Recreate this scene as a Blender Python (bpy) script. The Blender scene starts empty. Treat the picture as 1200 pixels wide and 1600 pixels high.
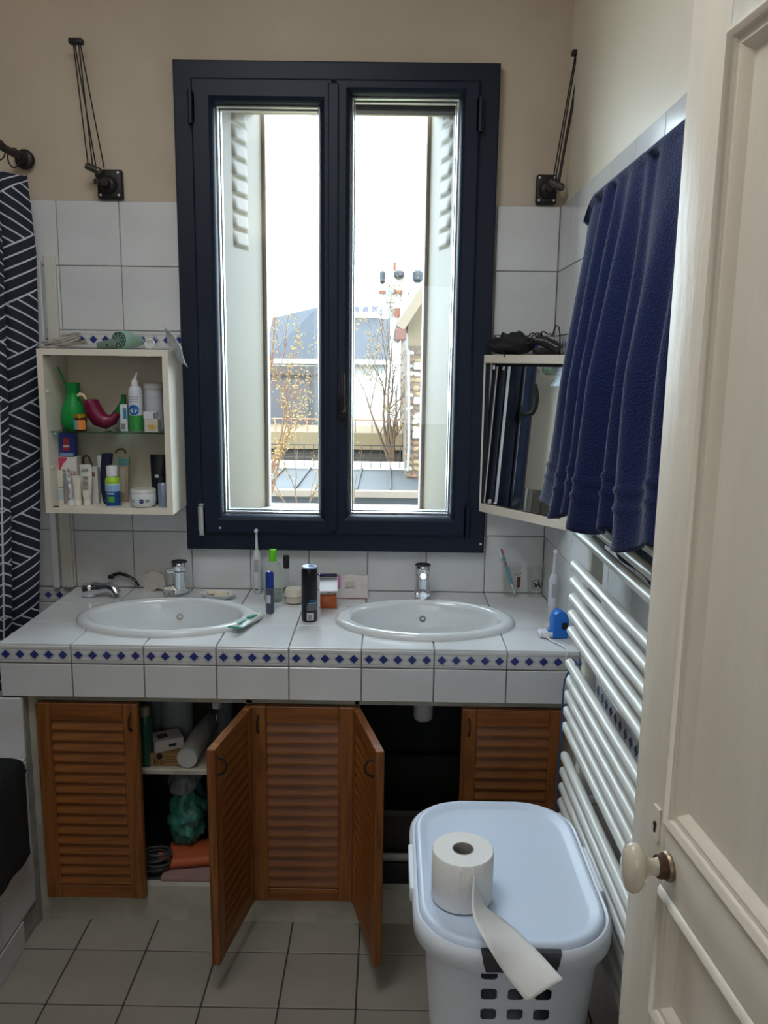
import bpy, bmesh, math, random
from mathutils import Vector, Matrix, noise
from math import sin, cos, pi, radians, sqrt, atan2
random.seed(7)
SC = bpy.context.scene
COL = SC.collection

# ---------------------------------------------------------------- camera
CF, PITCH, YAW, ROLL = 1277.35, radians(10.3005), radians(-0.2657), radians(0.7588)
CAM = Vector((-0.5335, -2.7157, 1.6364))
FW = Vector((sin(YAW)*cos(PITCH), cos(YAW)*cos(PITCH), -sin(PITCH)))
R0 = Vector((cos(YAW), -sin(YAW), 0)); U0 = R0.cross(FW)
RV = cos(ROLL)*R0 + sin(ROLL)*U0
UV_ = -sin(ROLL)*R0 + cos(ROLL)*U0
cd = bpy.data.cameras.new('camera'); cam = bpy.data.objects.new('camera', cd); COL.objects.link(cam)
m = Matrix((RV, UV_, -FW)).transposed().to_4x4(); m.translation = CAM; cam.matrix_world = m
cd.sensor_fit = 'VERTICAL'; cd.sensor_height = 36; cd.sensor_width = 27
cd.lens = CF/1600*36; cd.clip_start = 0.02; cd.clip_end = 500
SC.camera = cam

# ---------------------------------------------------------------- world, sun, big lights, exposure
SC.view_settings.view_transform = 'Standard'; SC.view_settings.look = 'None'
SC.view_settings.gamma = 1; SC.view_settings.use_curve_mapping = False
SC.view_settings.exposure = 0.0
w = bpy.data.worlds.new('world'); SC.world = w; w.use_nodes = True
nt = w.node_tree; nt.nodes.clear()
wo = nt.nodes.new('ShaderNodeOutputWorld'); bg = nt.nodes.new('ShaderNodeBackground')
bg.inputs[0].default_value = (0.76, 0.89, 1.0, 1); bg.inputs[1].default_value = 15.0
nt.links.new(bg.outputs[0], wo.inputs[0])
sd = bpy.data.lights.new('sun', 'SUN'); sd.energy = 6.5; sd.angle = radians(0.6); sd.color = (1, .93, .8)
so = bpy.data.objects.new('sun', sd); COL.objects.link(so)
so.rotation_euler = Vector((0.42, 0.62, -0.62)).to_track_quat('-Z', 'Y').to_euler()
# daylight of the room behind the open doorway
hd = bpy.data.lights.new('hall_daylight', 'AREA'); hd.energy = 11.5; hd.shape = 'RECTANGLE'; hd.size = 1.5; hd.size_y = 1.3
hd.color = (.93, .97, 1.0)
ho = bpy.data.objects.new('hall_daylight', hd); COL.objects.link(ho); ho.location = (-0.7, -4.7, 1.75)
ho.rotation_euler = (radians(90), 0, 0)
# added fill without a fitting, aimed up so the ceiling brightens the upper walls
ud = bpy.data.lights.new('added_up_fill', 'AREA'); ud.energy = 9; ud.shape = 'DISK'; ud.size = .45; ud.color = (1.0, .97, .93)
uo = bpy.data.objects.new('added_up_fill', ud); COL.objects.link(uo); uo.location = (-1.35, -2.2, 2.35); uo.rotation_euler = (radians(180), 0, 0)
# added soft fill below the ceiling, no real lamp; lifts counter and lid
ld = bpy.data.lights.new('added_top_fill', 'AREA'); ld.energy = 14; ld.shape = 'DISK'; ld.size = .7; ld.color = (.86, .94, 1.0)
lo_ = bpy.data.objects.new('added_top_fill', ld); COL.objects.link(lo_); lo_.location = (-1.0, -1.45, 2.93)

# ---------------------------------------------------------------- pixel -> world point on a plane
def _ray(x, y): return FW + RV*((x-600)/CF) - UV_*((y-800)/CF)
def _on(ax, val, x, y):
    d = _ray(x, y); t = (val-CAM[ax])/d[ax]; return CAM + d*t
def AX(v, x, y): return _on(0, v, x, y)
def AY(v, x, y): return _on(1, v, x, y)
def AZ(v, x, y): return _on(2, v, x, y)
def scl(p): return (Vector(p)-CAM).dot(FW)/CF       # metres per pixel at a point

# ---------------------------------------------------------------- materials
def lin(c):
    return tuple(((v/255)/12.92 if v/255 <= .04045 else ((v/255+.055)/1.055)**2.4) for v in c)
MATS = {}
def mat(name, rgb, rough=.5, metal=0, var=0.0, vscale=8, bump=0, bscale=60, col2=None, spec=.5, trans=0, coat=0, ior=1.45, emit=0, alpha=None, stretch=None):
    """rgb linear colour"""
    if name in MATS: return MATS[name]
    m = bpy.data.materials.new(name); m.use_nodes = True; n = m.node_tree.nodes; l = m.node_tree.links
    b = n['Principled BSDF']; b.inputs['Base Color'].default_value = (*rgb, 1)
    b.inputs['Roughness'].default_value = rough; b.inputs['Metallic'].default_value = metal
    b.inputs['Specular IOR Level'].default_value = spec; b.inputs['IOR'].default_value = ior
    b.inputs['Transmission Weight'].default_value = trans; b.inputs['Coat Weight'].default_value = coat
    tc = n.new('ShaderNodeTexCoord'); mp = n.new('ShaderNodeMapping'); l.new(tc.outputs['Object'], mp.inputs[0])
    if stretch: mp.inputs['Scale'].default_value = stretch
    if var or col2:
        t = n.new('ShaderNodeTexNoise'); t.inputs['Scale'].default_value = vscale; t.inputs['Detail'].default_value = 6
        l.new(mp.outputs[0], t.inputs[0])
        r = n.new('ShaderNodeValToRGB'); l.new(t.outputs[0], r.inputs[0])
        c2 = col2 if col2 else tuple(v*(1-var) for v in rgb)
        r.color_ramp.elements[0].position = .35; r.color_ramp.elements[0].color = (*c2, 1)
        r.color_ramp.elements[1].position = .65; r.color_ramp.elements[1].color = (*rgb, 1)
        l.new(r.outputs[0], b.inputs['Base Color'])
    if bump:
        t = n.new('ShaderNodeTexNoise'); t.inputs['Scale'].default_value = bscale; t.inputs['Detail'].default_value = 4
        l.new(mp.outputs[0], t.inputs[0])
        bp = n.new('ShaderNodeBump'); bp.inputs['Strength'].default_value = bump; bp.inputs['Distance'].default_value = .01
        l.new(t.outputs[0], bp.inputs['Height']); l.new(bp.outputs[0], b.inputs['Normal'])
    if emit:
        b.inputs['Emission Color'].default_value = (*rgb, 1); b.inputs['Emission Strength'].default_value = emit
    if alpha is not None: b.inputs['Alpha'].default_value = alpha
    MATS[name] = m; return m
def glassmat(name, tint=(1, 1, 1), rough=.0, refl=1.0):
    """thin glass: transparent with fresnel reflection"""
    m = bpy.data.materials.new(name); m.use_nodes = True; n = m.node_tree.nodes; l = m.node_tree.links; n.clear()
    o = n.new('ShaderNodeOutputMaterial'); mx = n.new('ShaderNodeMixShader'); t = n.new('ShaderNodeBsdfTransparent')
    g = n.new('ShaderNodeBsdfGlossy'); f = n.new('ShaderNodeFresnel'); ge = n.new('ShaderNodeNewGeometry'); mm_ = n.new('ShaderNodeMath'); mm_.operation = 'MULTIPLY_ADD'
    mm_.inputs[1].default_value = 1/1.35-1.35; mm_.inputs[2].default_value = 1.35; l.new(ge.outputs['Backfacing'], mm_.inputs[0]); l.new(mm_.outputs[0], f.inputs[0])
    t.inputs[0].default_value = (*tint, 1); g.inputs['Roughness'].default_value = rough
    g.inputs[0].default_value = (refl, refl, refl, 1)
    l.new(f.outputs[0], mx.inputs[0]); l.new(t.outputs[0], mx.inputs[1]); l.new(g.outputs[0], mx.inputs[2]); l.new(mx.outputs[0], o.inputs[0])
    MATS[name] = m; return m
def wood(name, c1, c2, axis='Z', scale=1.0):
    m = bpy.data.materials.new(name); m.use_nodes = True; n = m.node_tree.nodes; l = m.node_tree.links
    b = n['Principled BSDF']; b.inputs['Roughness'].default_value = .45
    tc = n.new('ShaderNodeTexCoord'); mp = n.new('ShaderNodeMapping'); l.new(tc.outputs['Object'], mp.inputs[0])
    s = {'Z': (18, 18, 1.2), 'X': (1.2, 18, 18)}[axis]; mp.inputs['Scale'].default_value = tuple(v*scale for v in s)
    t = n.new('ShaderNodeTexNoise'); t.inputs['Scale'].default_value = 3; t.inputs['Detail'].default_value = 8; t.inputs['Distortion'].default_value = 1.2
    l.new(mp.outputs[0], t.inputs[0])
    r = n.new('ShaderNodeValToRGB'); l.new(t.outputs[0], r.inputs[0])
    r.color_ramp.elements[0].position = .35; r.color_ramp.elements[0].color = (*c2, 1)
    r.color_ramp.elements[1].position = .62; r.color_ramp.elements[1].color = (*c1, 1)
    l.new(r.outputs[0], b.inputs['Base Color'])
    bp = n.new('ShaderNodeBump'); bp.inputs['Strength'].default_value = .25; bp.inputs['Distance'].default_value = .002
    l.new(t.outputs[0], bp.inputs['Height']); l.new(bp.outputs[0], b.inputs['Normal'])
    MATS[name] = m; return m

TILE_C = (.68, .69, .70)
M = {}
M['tile'] = mat('white_glazed_tile', TILE_C, .16, var=.10, vscale=5, bump=.04, bscale=9, spec=.55)
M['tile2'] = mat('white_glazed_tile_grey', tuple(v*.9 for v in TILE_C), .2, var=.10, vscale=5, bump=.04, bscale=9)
M['blue'] = mat('cobalt_glaze', (.028, .042, .20), .2)
M['frzline'] = mat('frieze_line_grey', (.30, .31, .31), .3)
M['grout'] = mat('grout', (.36, .34, .31), .9, var=.3, vscale=20)
M['grout_dark'] = mat('dark_floor_grout', (.05, .04, .032), .9)
M['floor'] = mat('beige_floor_tile', (.33, .30, .26), .3, var=.15, vscale=6, bump=.03, bscale=15)
M['plaster'] = mat('aged_cream_plaster', (.58, .49, .385), .75, col2=(.49, .41, .32), vscale=2.2, bump=.25, bscale=7)
M['plaster_r'] = mat('satin_cream_plaster', (.80, .72, .59), .40, col2=(.75, .67, .54), vscale=1.5, bump=.15, bscale=5)
M['ceil'] = mat('ceiling_paint', (.76, .73, .67), .8)
M['anth'] = mat('anthracite_pvc', (.004, .010, .028), .45, bump=.05, bscale=200, spec=.35)
M['alu'] = mat('aluminium_spacer', (.72, .72, .74), .3, metal=.6)
M['cream'] = mat('cream_lacquer', (.80, .73, .62), .5, var=.05, vscale=4)
M['creamw'] = mat('cream_melamine_side', (.75, .72, .62), .5)
M['frame'] = mat('old_cream_gloss_paint', (.50, .48, .40), .5, var=.22, vscale=14, bump=.15, bscale=30)
M['door'] = mat('off_white_gloss_paint', (.80, .73, .62), .42, var=.07, vscale=6, bump=.12, bscale=22, stretch=(3, 3, .6))
M['sink'] = mat('grey_white_porcelain', (.68, .70, .71), .12, coat=.5)
M['chrome'] = mat('chrome', (.75, .76, .78), .1, metal=1)
M['black'] = mat('black_plastic', (.012, .012, .014), .4)
M['blackm'] = mat('black_metal', (.02, .018, .018), .45, metal=.3)
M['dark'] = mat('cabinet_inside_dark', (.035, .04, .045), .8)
M['white'] = mat('white_plastic', (.72, .73, .74), .35)
M['rad'] = mat('radiator_enamel', (.70, .71, .66), .36, coat=.15)
M['hamper'] = mat('white_hamper_plastic', (.74, .78, .86), .38, bump=.03, bscale=250)
M['lidm'] = mat('pale_blue_lid_plastic', (.64, .73, .88), .36, bump=.02, bscale=250)
M['grey'] = mat('dark_grey_plastic', (.05, .05, .06), .5)
M['paper'] = mat('tissue_paper', (.84, .83, .81), .95, bump=.15, bscale=140)
M['card'] = mat('grey_cardboard', (.33, .31, .29), .9)
M['porc'] = mat('cream_porcelain', (.68, .62, .50), .18, coat=.4)
M['rust'] = mat('brown_patina', (.09, .045, .025), .5, metal=.5)
M['iron'] = mat('iron', (.03, .022, .018), .5, metal=.6)
M['glass'] = glassmat('window_glass', (.90, .93, .93))
M['cglass'] = glassmat('clear_glass', (.975, .985, .98), .02)
M['bglass'] = glassmat('clear_bottle', (.92, .95, .93), .05)
M['shelfglass'] = glassmat('green_edge_glass', (.62, .78, .72), .02)
M['wood'] = wood('oak_vertical', (.27, .095, .019), (.150, .046, .008), 'Z')
M['woodx'] = wood('oak_horizontal', (.26, .090, .018), (.155, .047, .008), 'X')
M['mirror'] = mat('mirror_silver', (.86, .88, .88), .015, metal=1)
M['shutter'] = mat('cream_shutter_steel', (.175, .142, .095), .5, var=.10, vscale=4)
M['facade'] = mat('white_render', (0.3750, 0.3638, 0.3450), .9)

# ---------------------------------------------------------------- mesh builder
class MB:
    def __init__(s): s.bm = bmesh.new(); s.mi = 0
    def face(s, vs):
        try: f = s.bm.faces.new(vs); f.material_index = s.mi; return f
        except ValueError: return None
    def box(s, x0, x1, y0, y1, z0, z1, bev=0, seg=1, M_=None):
        b = bmesh.new(); bmesh.ops.create_cube(b, size=1)
        for v in b.verts: v.co = Vector(((x0+x1)/2+v.co.x*(x1-x0), (y0+y1)/2+v.co.y*(y1-y0), (z0+z1)/2+v.co.z*(z1-z0)))
        if bev: bmesh.ops.bevel(b, geom=b.edges[:], offset=bev, segments=seg, affect='EDGES', profile=.5)
        return s._merge(b, M_)
    def _merge(s, b, M_=None):
        mp = {}
        for v in b.verts: mp[v] = s.bm.verts.new(M_ @ v.co if M_ is not None else v.co)
        for f in b.faces: s.face([mp[v] for v in f.verts])
        b.free(); return s
    def rings(s, rings, cap0=True, cap1=True, closed=True):
        """rings: list of lists of Vectors, equal length; lofted"""
        R = [[s.bm.verts.new(p) for p in r] for r in rings]
        n = len(R[0]); k = n if closed else n-1
        for a, b in zip(R[:-1], R[1:]):
            for i in range(k): s.face([a[i], a[(i+1) % n], b[(i+1) % n], b[i]])
        if cap0: s.face(R[0][::-1])
        if cap1: s.face(R[-1])
        return s
    def lathe(s, prof, c=(0, 0, 0), n=24, axis='Z', M_=None, cap=True, sx=1, sy=1):
        c = Vector(c); rr = []
        for r, h in prof:
            ring = []
            for i in range(n):
                a = 2*pi*i/n; x, y = r*cos(a)*sx, r*sin(a)*sy
                p = {'Z': Vector((x, y, h)), 'X': Vector((h, x, y)), 'Y': Vector((y, h, x))}[axis]
                p = p + c
                ring.append(M_ @ p if M_ is not None else p)
            rr.append(ring)
        return s.rings(rr, cap and prof[0][0] > 1e-5 or prof[0][0] > 1e-5, cap)
    def cyl(s, p0, p1, r0, r1=None, n=16, cap=True):
        return s.tube([p0, p1], [r0, r0 if r1 is None else r1], n, cap)
    def tube(s, pts, r, n=8, cap=True, flat=None):
        pts = [Vector(p) for p in pts]
        if not isinstance(r, (list, tuple)): r = [r]*len(pts)
        rings = []; up = None
        for i, p in enumerate(pts):
            t = (pts[min(i+1, len(pts)-1)]-pts[max(i-1, 0)])
            if t.length < 1e-9: t = Vector((0, 0, 1))
            t.normalize()
            if up is None: up = Vector((0, 0, 1)) if abs(t.z) < .9 else Vector((1, 0, 0))
            u = (up - t*up.dot(t))
            if u.length < 1e-6: u = t.orthogonal()
            u.normalize(); v = t.cross(u); up = u
            rings.append([p + u*(cos(2*pi*k/n)*r[i]) + v*(sin(2*pi*k/n)*r[i]*(flat or 1)) for k in range(n)])
        return s.rings(rings, cap, cap)
    def sphere(s, c, r, n=14, M_=None, sc=(1, 1, 1)):
        b = bmesh.new(); bmesh.ops.create_uvsphere(b, u_segments=n, v_segments=max(6, n*2//3), radius=1)
        c = Vector(c)
        for v in b.verts: v.co = Vector((v.co.x*r*sc[0], v.co.y*r*sc[1], v.co.z*r*sc[2])) + c
        return s._merge(b, M_)
    def prism(s, poly, h0, h1, axis='Z'):
        f = {'Z': lambda a, b, h: Vector((a, b, h)), 'Y': lambda a, b, h: Vector((a, h, b)), 'X': lambda a, b, h: Vector((h, a, b))}[axis]
        return s.rings([[f(a, b, h0) for a, b in poly], [f(a, b, h1) for a, b in poly]])
    def grid(s, f, nu, nv, th=0, uv=None):
        V = [[s.bm.verts.new(f(i/nu, j/nv)) for j in range(nv+1)] for i in range(nu+1)]
        lay = s.bm.loops.layers.uv.verify() if uv else None
        for i in range(nu):
            for j in range(nv):
                fc = s.face([V[i][j], V[i+1][j], V[i+1][j+1], V[i][j+1]])
                if uv and fc:
                    for lp, (a, b) in zip(fc.loops, ((i, j), (i+1, j), (i+1, j+1), (i, j+1))): lp[lay].uv = uv(a/nu, b/nv)
        return s
    def framesweep(s, u0, u1, z0, z1, prof, axis='Y', base=0):
        """concentric rectangles: prof = [(inset, depth)...] plane normal axis"""
        rr = []
        for ins, d in prof:
            c = [(u0+ins, z0+ins), (u1-ins, z0+ins), (u1-ins, z1-ins), (u0+ins, z1-ins)]
            rr.append([Vector((a, base+d, b)) if axis == 'Y' else Vector((base+d, a, b)) for a, b in c])
        return s.rings(rr, False, False)

def finish(o, smooth=None):
    if smooth is not None:
        me = o.data
        for p in me.polygons: p.use_smooth = True
        try: me.set_sharp_from_angle(angle=radians(smooth))
        except Exception: pass
def obj(name, mb, mats, parent=None, smooth=35, kind=None, label=None, cat=None, group=None, world=False, solid=0, sub=0, norm=True):
    if norm: bmesh.ops.recalc_face_normals(mb.bm, faces=mb.bm.faces[:])
    if world and parent is not None:
        off = Vector((0, 0, 0)); q = parent
        while q is not None: off += q.location; q = q.parent
        bmesh.ops.translate(mb.bm, verts=mb.bm.verts[:], vec=-off)
    me = bpy.data.meshes.new(name); mb.bm.to_mesh(me); mb.bm.free()
    for mm in (mats if isinstance(mats, (list, tuple)) else [mats]): me.materials.append(mm)
    o = bpy.data.objects.new(name, me); COL.objects.link(o)
    if parent is not None: o.parent = parent
    finish(o, smooth)
    if solid: md = o.modifiers.new('solid', 'SOLIDIFY'); md.thickness = solid; md.offset = 0
    if sub: md = o.modifiers.new('sub', 'SUBSURF'); md.levels = sub; md.render_levels = sub
    if kind: o['kind'] = kind
    tag(o, label, cat, group)
    return o
def tag(o, label=None, cat=None, group=None):
    if label: o['label'] = label
    if cat: o['category'] = cat
    if group: o['group'] = group
    return o
def thing(name, label, cat, loc=(0, 0, 0), rz=0, group=None):
    o = bpy.data.objects.new(name, None); COL.objects.link(o); o.empty_display_size = .05
    o.location = loc; o.rotation_euler = (0, 0, rz); return tag(o, label, cat, group)
def inst(src, name, parent, loc, rot=(0, 0, 0), scale=(1, 1, 1)):
    o = src.copy(); o.name = name; COL.objects.link(o); o.parent = parent
    o.location = loc; o.rotation_euler = rot; o.scale = scale; return o
def text(name, s, size, M4, mt, parent, depth=.0004, align='CENTER'):
    c = bpy.data.curves.new(name, 'FONT'); c.body = s; c.size = size; c.extrude = depth; c.align_x = align; c.align_y = 'CENTER'
    t = bpy.data.objects.new(name+'_curve', c); COL.objects.link(t)
    me = bpy.data.meshes.new_from_object(t); bpy.data.objects.remove(t); bpy.data.curves.remove(c)
    me.transform(M4); me.materials.clear(); me.materials.append(mt); me.name = name
    o = bpy.data.objects.new(name, me); COL.objects.link(o)
    o.parent = parent; return o
def facing(x, y, z, rz=0, tilt=0):   # text lying in XZ plane facing -y
    return Matrix.Translation((x, y, z)) @ Matrix.Rotation(rz, 4, 'Z') @ Matrix.Rotation(radians(90), 4, 'X') @ Matrix.Rotation(tilt, 4, 'Z')

# ---------------------------------------------------------------- key dimensions
ZC = 0.867           # counter top
ZT = 2.132           # top of wall tiles
YF = -0.579          # counter front
ZFR0, ZFR1 = 0.810, 0.863
ZF2a, ZF2b = 1.672, 1.730   # upper frieze
XL = -2.35; YB = -2.50; ZCEIL = 2.95

# ================================================================= STRUCTURE
def struct(name, mb, m, **k): return obj(name, mb, m, kind='structure', **k)
mb = MB(); mb.box(XL-.1, .0+.1, -6.0, .30, -.12, -.003); floor = struct('floor', mb, M['grout_dark'], smooth=None)
# window opening (in the wall)
WX0, WX1, WZ0, WZ1 = -1.150, -.268, 1.070, 2.480
mb = MB()
mb.box(XL-.1, WX0, .010, .32, 0, ZCEIL); mb.box(WX1, .1, .010, .32, 0, ZCEIL)
mb.box(WX0, WX1, .010, .32, 0, WZ0); mb.box(WX0, WX1, .010, .32, WZ1, ZCEIL)
wallb = struct('wall_back', mb, M['plaster'], smooth=None)
mb = MB(); mb.box(.012, .12, YB-.1, .01, 0, ZCEIL); wallr = struct('wall_right', mb, M['plaster_r'], smooth=None)
mb = MB(); mb.box(XL-.12, XL-.01, YB-.1, .01, 0, ZCEIL); walll = struct('wall_left', mb, M['plaster'], smooth=None)
DX0, DX1, DZ1 = -1.02, -.125, 2.12
mb = MB(); mb.box(XL, DX0, YB-.1, YB, 0, ZCEIL); mb.box(DX1, .012, YB-.1, YB, 0, ZCEIL); mb.box(DX0, DX1, YB-.1, YB, DZ1, ZCEIL)
struct('wall_front', mb, M['plaster'], smooth=None)
mb = MB(); mb.box(XL-.1, .1, -6.0, .32, ZCEIL, ZCEIL+.1); struct('ceiling', mb, M['ceil'], smooth=None)
# the room behind the doorway
mb = MB(); mb.box(XL-.1, XL, -6, YB-.1, 0, ZCEIL); mb.box(.7, .8, -6, YB-.1, 0, ZCEIL); mb.box(XL-.1, .8, -6.1, -6, 0, ZCEIL); mb.box(.1, .8, -6, YB-.1, -.1, 0); mb.box(.1, .8, -6, YB-.1, ZCEIL, ZCEIL+.1); mb.box(.012, .8, YB-.1, YB-.02, 0, ZCEIL)
struct('wall_hall', mb, M['ceil'], smooth=None)
# grout beds under the tiles
mb = MB(); mb.box(XL, WX0-.02, .004, .010, 0, ZT); mb.box(WX1+.02, .012, .004, .010, 0, ZT); mb.box(WX0-.02, WX1+.02, .004, .010, 0, WZ0-.02)
obj('grout_bed', mb, M['grout'], wallb, smooth=None)
mb = MB(); mb.box(.004, .012, YB, .004, 0, ZT); obj('grout_bed', mb, M['grout'], wallr, smooth=None)
mb = MB(); mb.box(XL-.01, XL-.004, YB, .004, 0, ZT); obj('grout_bed', mb, M['grout'], walll, smooth=None)

# ---- tiles
_tc = {}
def tile_mesh(w, h, kind):
    key = (round(w, 3), round(h, 3), kind)
    if key in _tc: return _tc[key]
    b = MB()
    if kind == 'frieze':
        b.box(-w/2, w/2, 0, .006, -h/2, h/2, .0015)
        b.mi = 2
        for z in (-h*.31, h*.31, -h*.42): b.box(-w/2+.001, w/2-.001, -.0006, .001, z-.0006, z+.0006)
        n = max(1, round(w/.0395)); p = .0395
        for i in range(n):
            cx = (i-(n-1)/2)*p
            for s_, mi, y0 in ((.0182, 2, -.0006), (.0168, 0, -.0009), (.0128, 1, -.0018)):
                b.mi = mi
                b.rings([[Vector((cx+s_*a, y, s_*c)) for a, c in ((0, -1), (1, 0), (0, 1), (-1, 0))] for y in (.001, y0)], False, True)
        me_m = [M['tile'], M['blue'], M['frzline']]
    else:
        b.box(-w/2, w/2, 0, .006, -h/2, h/2, .0015)
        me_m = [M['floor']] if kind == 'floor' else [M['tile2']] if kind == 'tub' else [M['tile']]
    bmesh.ops.recalc_face_normals(b.bm, faces=b.bm.faces[:])
    me = bpy.data.meshes.new(kind+'_tile'); b.bm.to_mesh(me); b.bm.free()
    for q in me_m: me.materials.append(q)
    _tc[key] = me; return me
def tile(name, me, parent, loc, rot, label=None):
    o = bpy.data.objects.new(name, me); COL.objects.link(o); o.parent = parent; o.location = loc
    # a hair of unevenness from tile to tile
    o.rotation_euler = (rot[0]+random.uniform(-.0025, .0025), rot[1], rot[2]+random.uniform(-.0025, .0025)); 
    return o
G = .0015  # half joint
def lay(parent, face, us, zs, skip=None, yoff=0, kinds=None):
    """us: list of (u0,u1); zs: list of (z0,z1,kind)"""
    for u0, u1 in us:
        for z0, z1, kd in zs:
            if skip and skip(u0, u1, z0, z1): continue
            nm = 'frieze_tile' if kd == 'frieze' else 'tile'
            me = tile_mesh(u1-u0-2*G, z1-z0-2*G, kd)
            uc, zc_ = (u0+u1)/2, (z0+z1)/2
            if face == 'back': tile(nm, me, parent, (uc, yoff, zc_), (0, 0, 0))
            if face == 'right': tile(nm, me, parent, (yoff, uc, zc_), (0, 0, -pi/2))
            if face == 'left': tile(nm, me, parent, (yoff, uc, zc_), (0, 0, pi/2))
            if face == 'up': tile(nm, me, parent, (uc, zc_, yoff), (-pi/2, 0, 0))
rowsU = [(ZT-.2, ZT, 'wall'), (ZF2b, ZT-.2, 'wall'), (ZF2a, ZF2b, 'frieze'),
         (1.472, ZF2a, 'wall'), (1.272, 1.472, 'wall'), (1.065, 1.272, 'wall'), (ZFR1+.003, 1.065, 'wall'), (ZFR0, ZFR1, 'frieze')]
rowsR = rowsU + [(.61, .81, 'wall'), (.41, .61, 'wall'), (.21, .41, 'wall'), (.01, .21, 'wall')]
xs = [(-.2*(k+1), -.2*k) for k in range(8)]
TX0, TX1, TZ0 = -1.19, -.228, 1.032     # hidden by the window frame
for (u0, u1) in xs + [(-1.8, -1.6), (-2.0, -1.8), (-2.2, -2.0), (XL, -2.2)]:
    for (z0, z1, kd) in (rowsU if u0 > -1.61 else rowsR):
        if u0 > -1.61 and kd == 'frieze' and z0 < 1: continue
        a0, a1, b1 = u0, u1, z1
        if z1 > TZ0:
            if a0 >= TX0 and a1 <= TX1:
                if z0 >= TZ0: continue
                b1 = min(z1, TZ0+.02)
            elif a0 < TX0 < a1 and z0 >= TZ0-.001: a1 = TX0-.0
            elif a0 < TX1 < a1 and z0 >= TZ0-.001: a0 = TX1
            elif (a0 < TX0 < a1 or a0 < TX1 < a1): pass
        if a1-a0 < .03: continue
        lay(wallb, 'back', [(a0, a1)], [(z0, b1, kd)])
ys = [(-.2*(k+1), -.2*k) for k in range(12)]
lay(wallr, 'right', ys, rowsR, yoff=0.0)
lay(walll, 'left', ys[:9], rowsR, yoff=XL)
# floor tiles
fx0, fy0 = -1.398, -.6735
fxs = [(-1.55, fx0)] + [(fx0+.2*i, min(fx0+.2*(i+1), 0)) for i in range(7)]
fys = [(fy0, -.50)] + [(fy0-.2*(j+1), fy0-.2*j) for j in range(10)]
for (a, b_) in fxs:
    for (c, d) in fys:
        me = tile_mesh(b_-a-2*G-.001, d-c-2*G-.001, 'floor')
        o = bpy.data.objects.new('tile', me); COL.objects.link(o); o.parent = floor; o.location = ((a+b_)/2, (c+d)/2, 0.0); o.rotation_euler = (-pi/2+random.uniform(-.002, .002), random.uniform(-.002, .002), 0)

# cable covers / trims on the back wall, left of the cabinet
mb = MB(); mb.box(-1.672, -1.652, -.022, -.0005, ZC, 1.945, .002); struct('trim_1', mb, M['white'])
mb = MB(); mb.box(-1.643, -1.607, -.016, -.0005, ZC, 1.962, .002); struct('trim_2', mb, mat('aged_white_pvc', (.62, .60, .55), .5))

# ================================================================= WINDOW
win = thing('window_1', None, None, (0, 0, 0)); win['kind'] = 'structure'
FX0, FX1, FZ0, FZ1 = -1.2085, -.2085, 1.012, 2.538
fr = MB()
fr.framesweep(FX0, FX1, FZ0, FZ1, [(0, .006), (0, -.026), (.004, -.030), (.060, -.030), (.062, -.026), (.062, .09)])
obj('window_frame', fr, M['anth'], win)
def sash(x0, x1, z0, z1, gx0, gx1, gz0, gz1, lab):
    s = MB()
    o_ = [(x0, z0), (x1, z0), (x1, z1), (x0, z1)]; g = [(gx0, gz0), (gx1, gz0), (gx1, gz1), (gx0, gz1)]
    R = lambda c, y, ins=0, k=1: [Vector((a+(ins if i in (0, 3) else -ins), y, b+(ins if i in (0, 1) else -ins))) for i, (a, b) in enumerate(c)]
    s.rings([R(o_, .05), R(o_, -.040), R(o_, -.046, .006), R(g, -.046, -.016), R(g, -.040, -.008), R(g, -.026, -.001), R(g, .055, 0)], False, False)
    sa = obj('sash', s, M['anth'], win, label=lab)
    bdm = MB(); bdm.rings([R(g, .002, -.001), R(g, -.006, .000), R(g, -.008, .005), R(g, .002, .007)], False, False)
    obj('glazing_bead', bdm, M['alu'], sa)
    b2 = MB(); b2.rings([R(g, .030, -.001), R(g, .018, .000), R(g, .016, .0095), R(g, .030, .011)], False, False)
    obj('outer_spacer', b2, M['alu'], sa)
    gl = MB(); gl.box(gx0, gx1, .006, .010, gz0, gz1); obj('window_pane', gl, M['glass'], sa, smooth=None)
    return sa
s1 = sash(-1.152, -.716, 1.070, 2.484, -1.083, -.760, 1.134, 2.416, 'left sash with clear glass')
s2 = sash(-.713, -.268, 1.070, 2.484, -.662, -.328, 1.137, 2.444, 'right sash with clear glass')
mb = MB(); mb.box(-.732, -.700, -.055, -.046, 1.085, 2.470, .003); obj('astragal', mb, M['anth'], win)
# hinges
for n_, (x, z0, z1, ml) in enumerate([(-1.152, 2.350, 2.445, 'anth'), (-.268, 2.335, 2.435, 'anth'), (-.268, 1.066, 1.18, 'anth'), (-1.152, 1.072, 1.165, 'alu')]):
    h = MB(); h.cyl((x, -.052, z0), (x, -.052, z1), .0075, n=12); h.box(x-.012, x+.012, -.046, -.040, z0+.004, z1-.004, .001)
    if ml == 'alu': h.cyl((x, -.052, z0-.006), (x, -.052, z0-.002), .009, n=12); h.cyl((x, -.052, z1+.002), (x, -.052, z1+.006), .009, n=12)
    obj('hinge', h, M[ml], win, label='bare metal hinge' if ml == 'alu' else None)
for x, z in ((-1.132, 1.125), (-.262, 1.082)):
    h = MB(); h.cyl((x+.04, -.0475, z-.035), (x+.04, -.045, z-.035), .004, n=10); obj('screw_cap', h, M['alu'], win)
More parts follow.
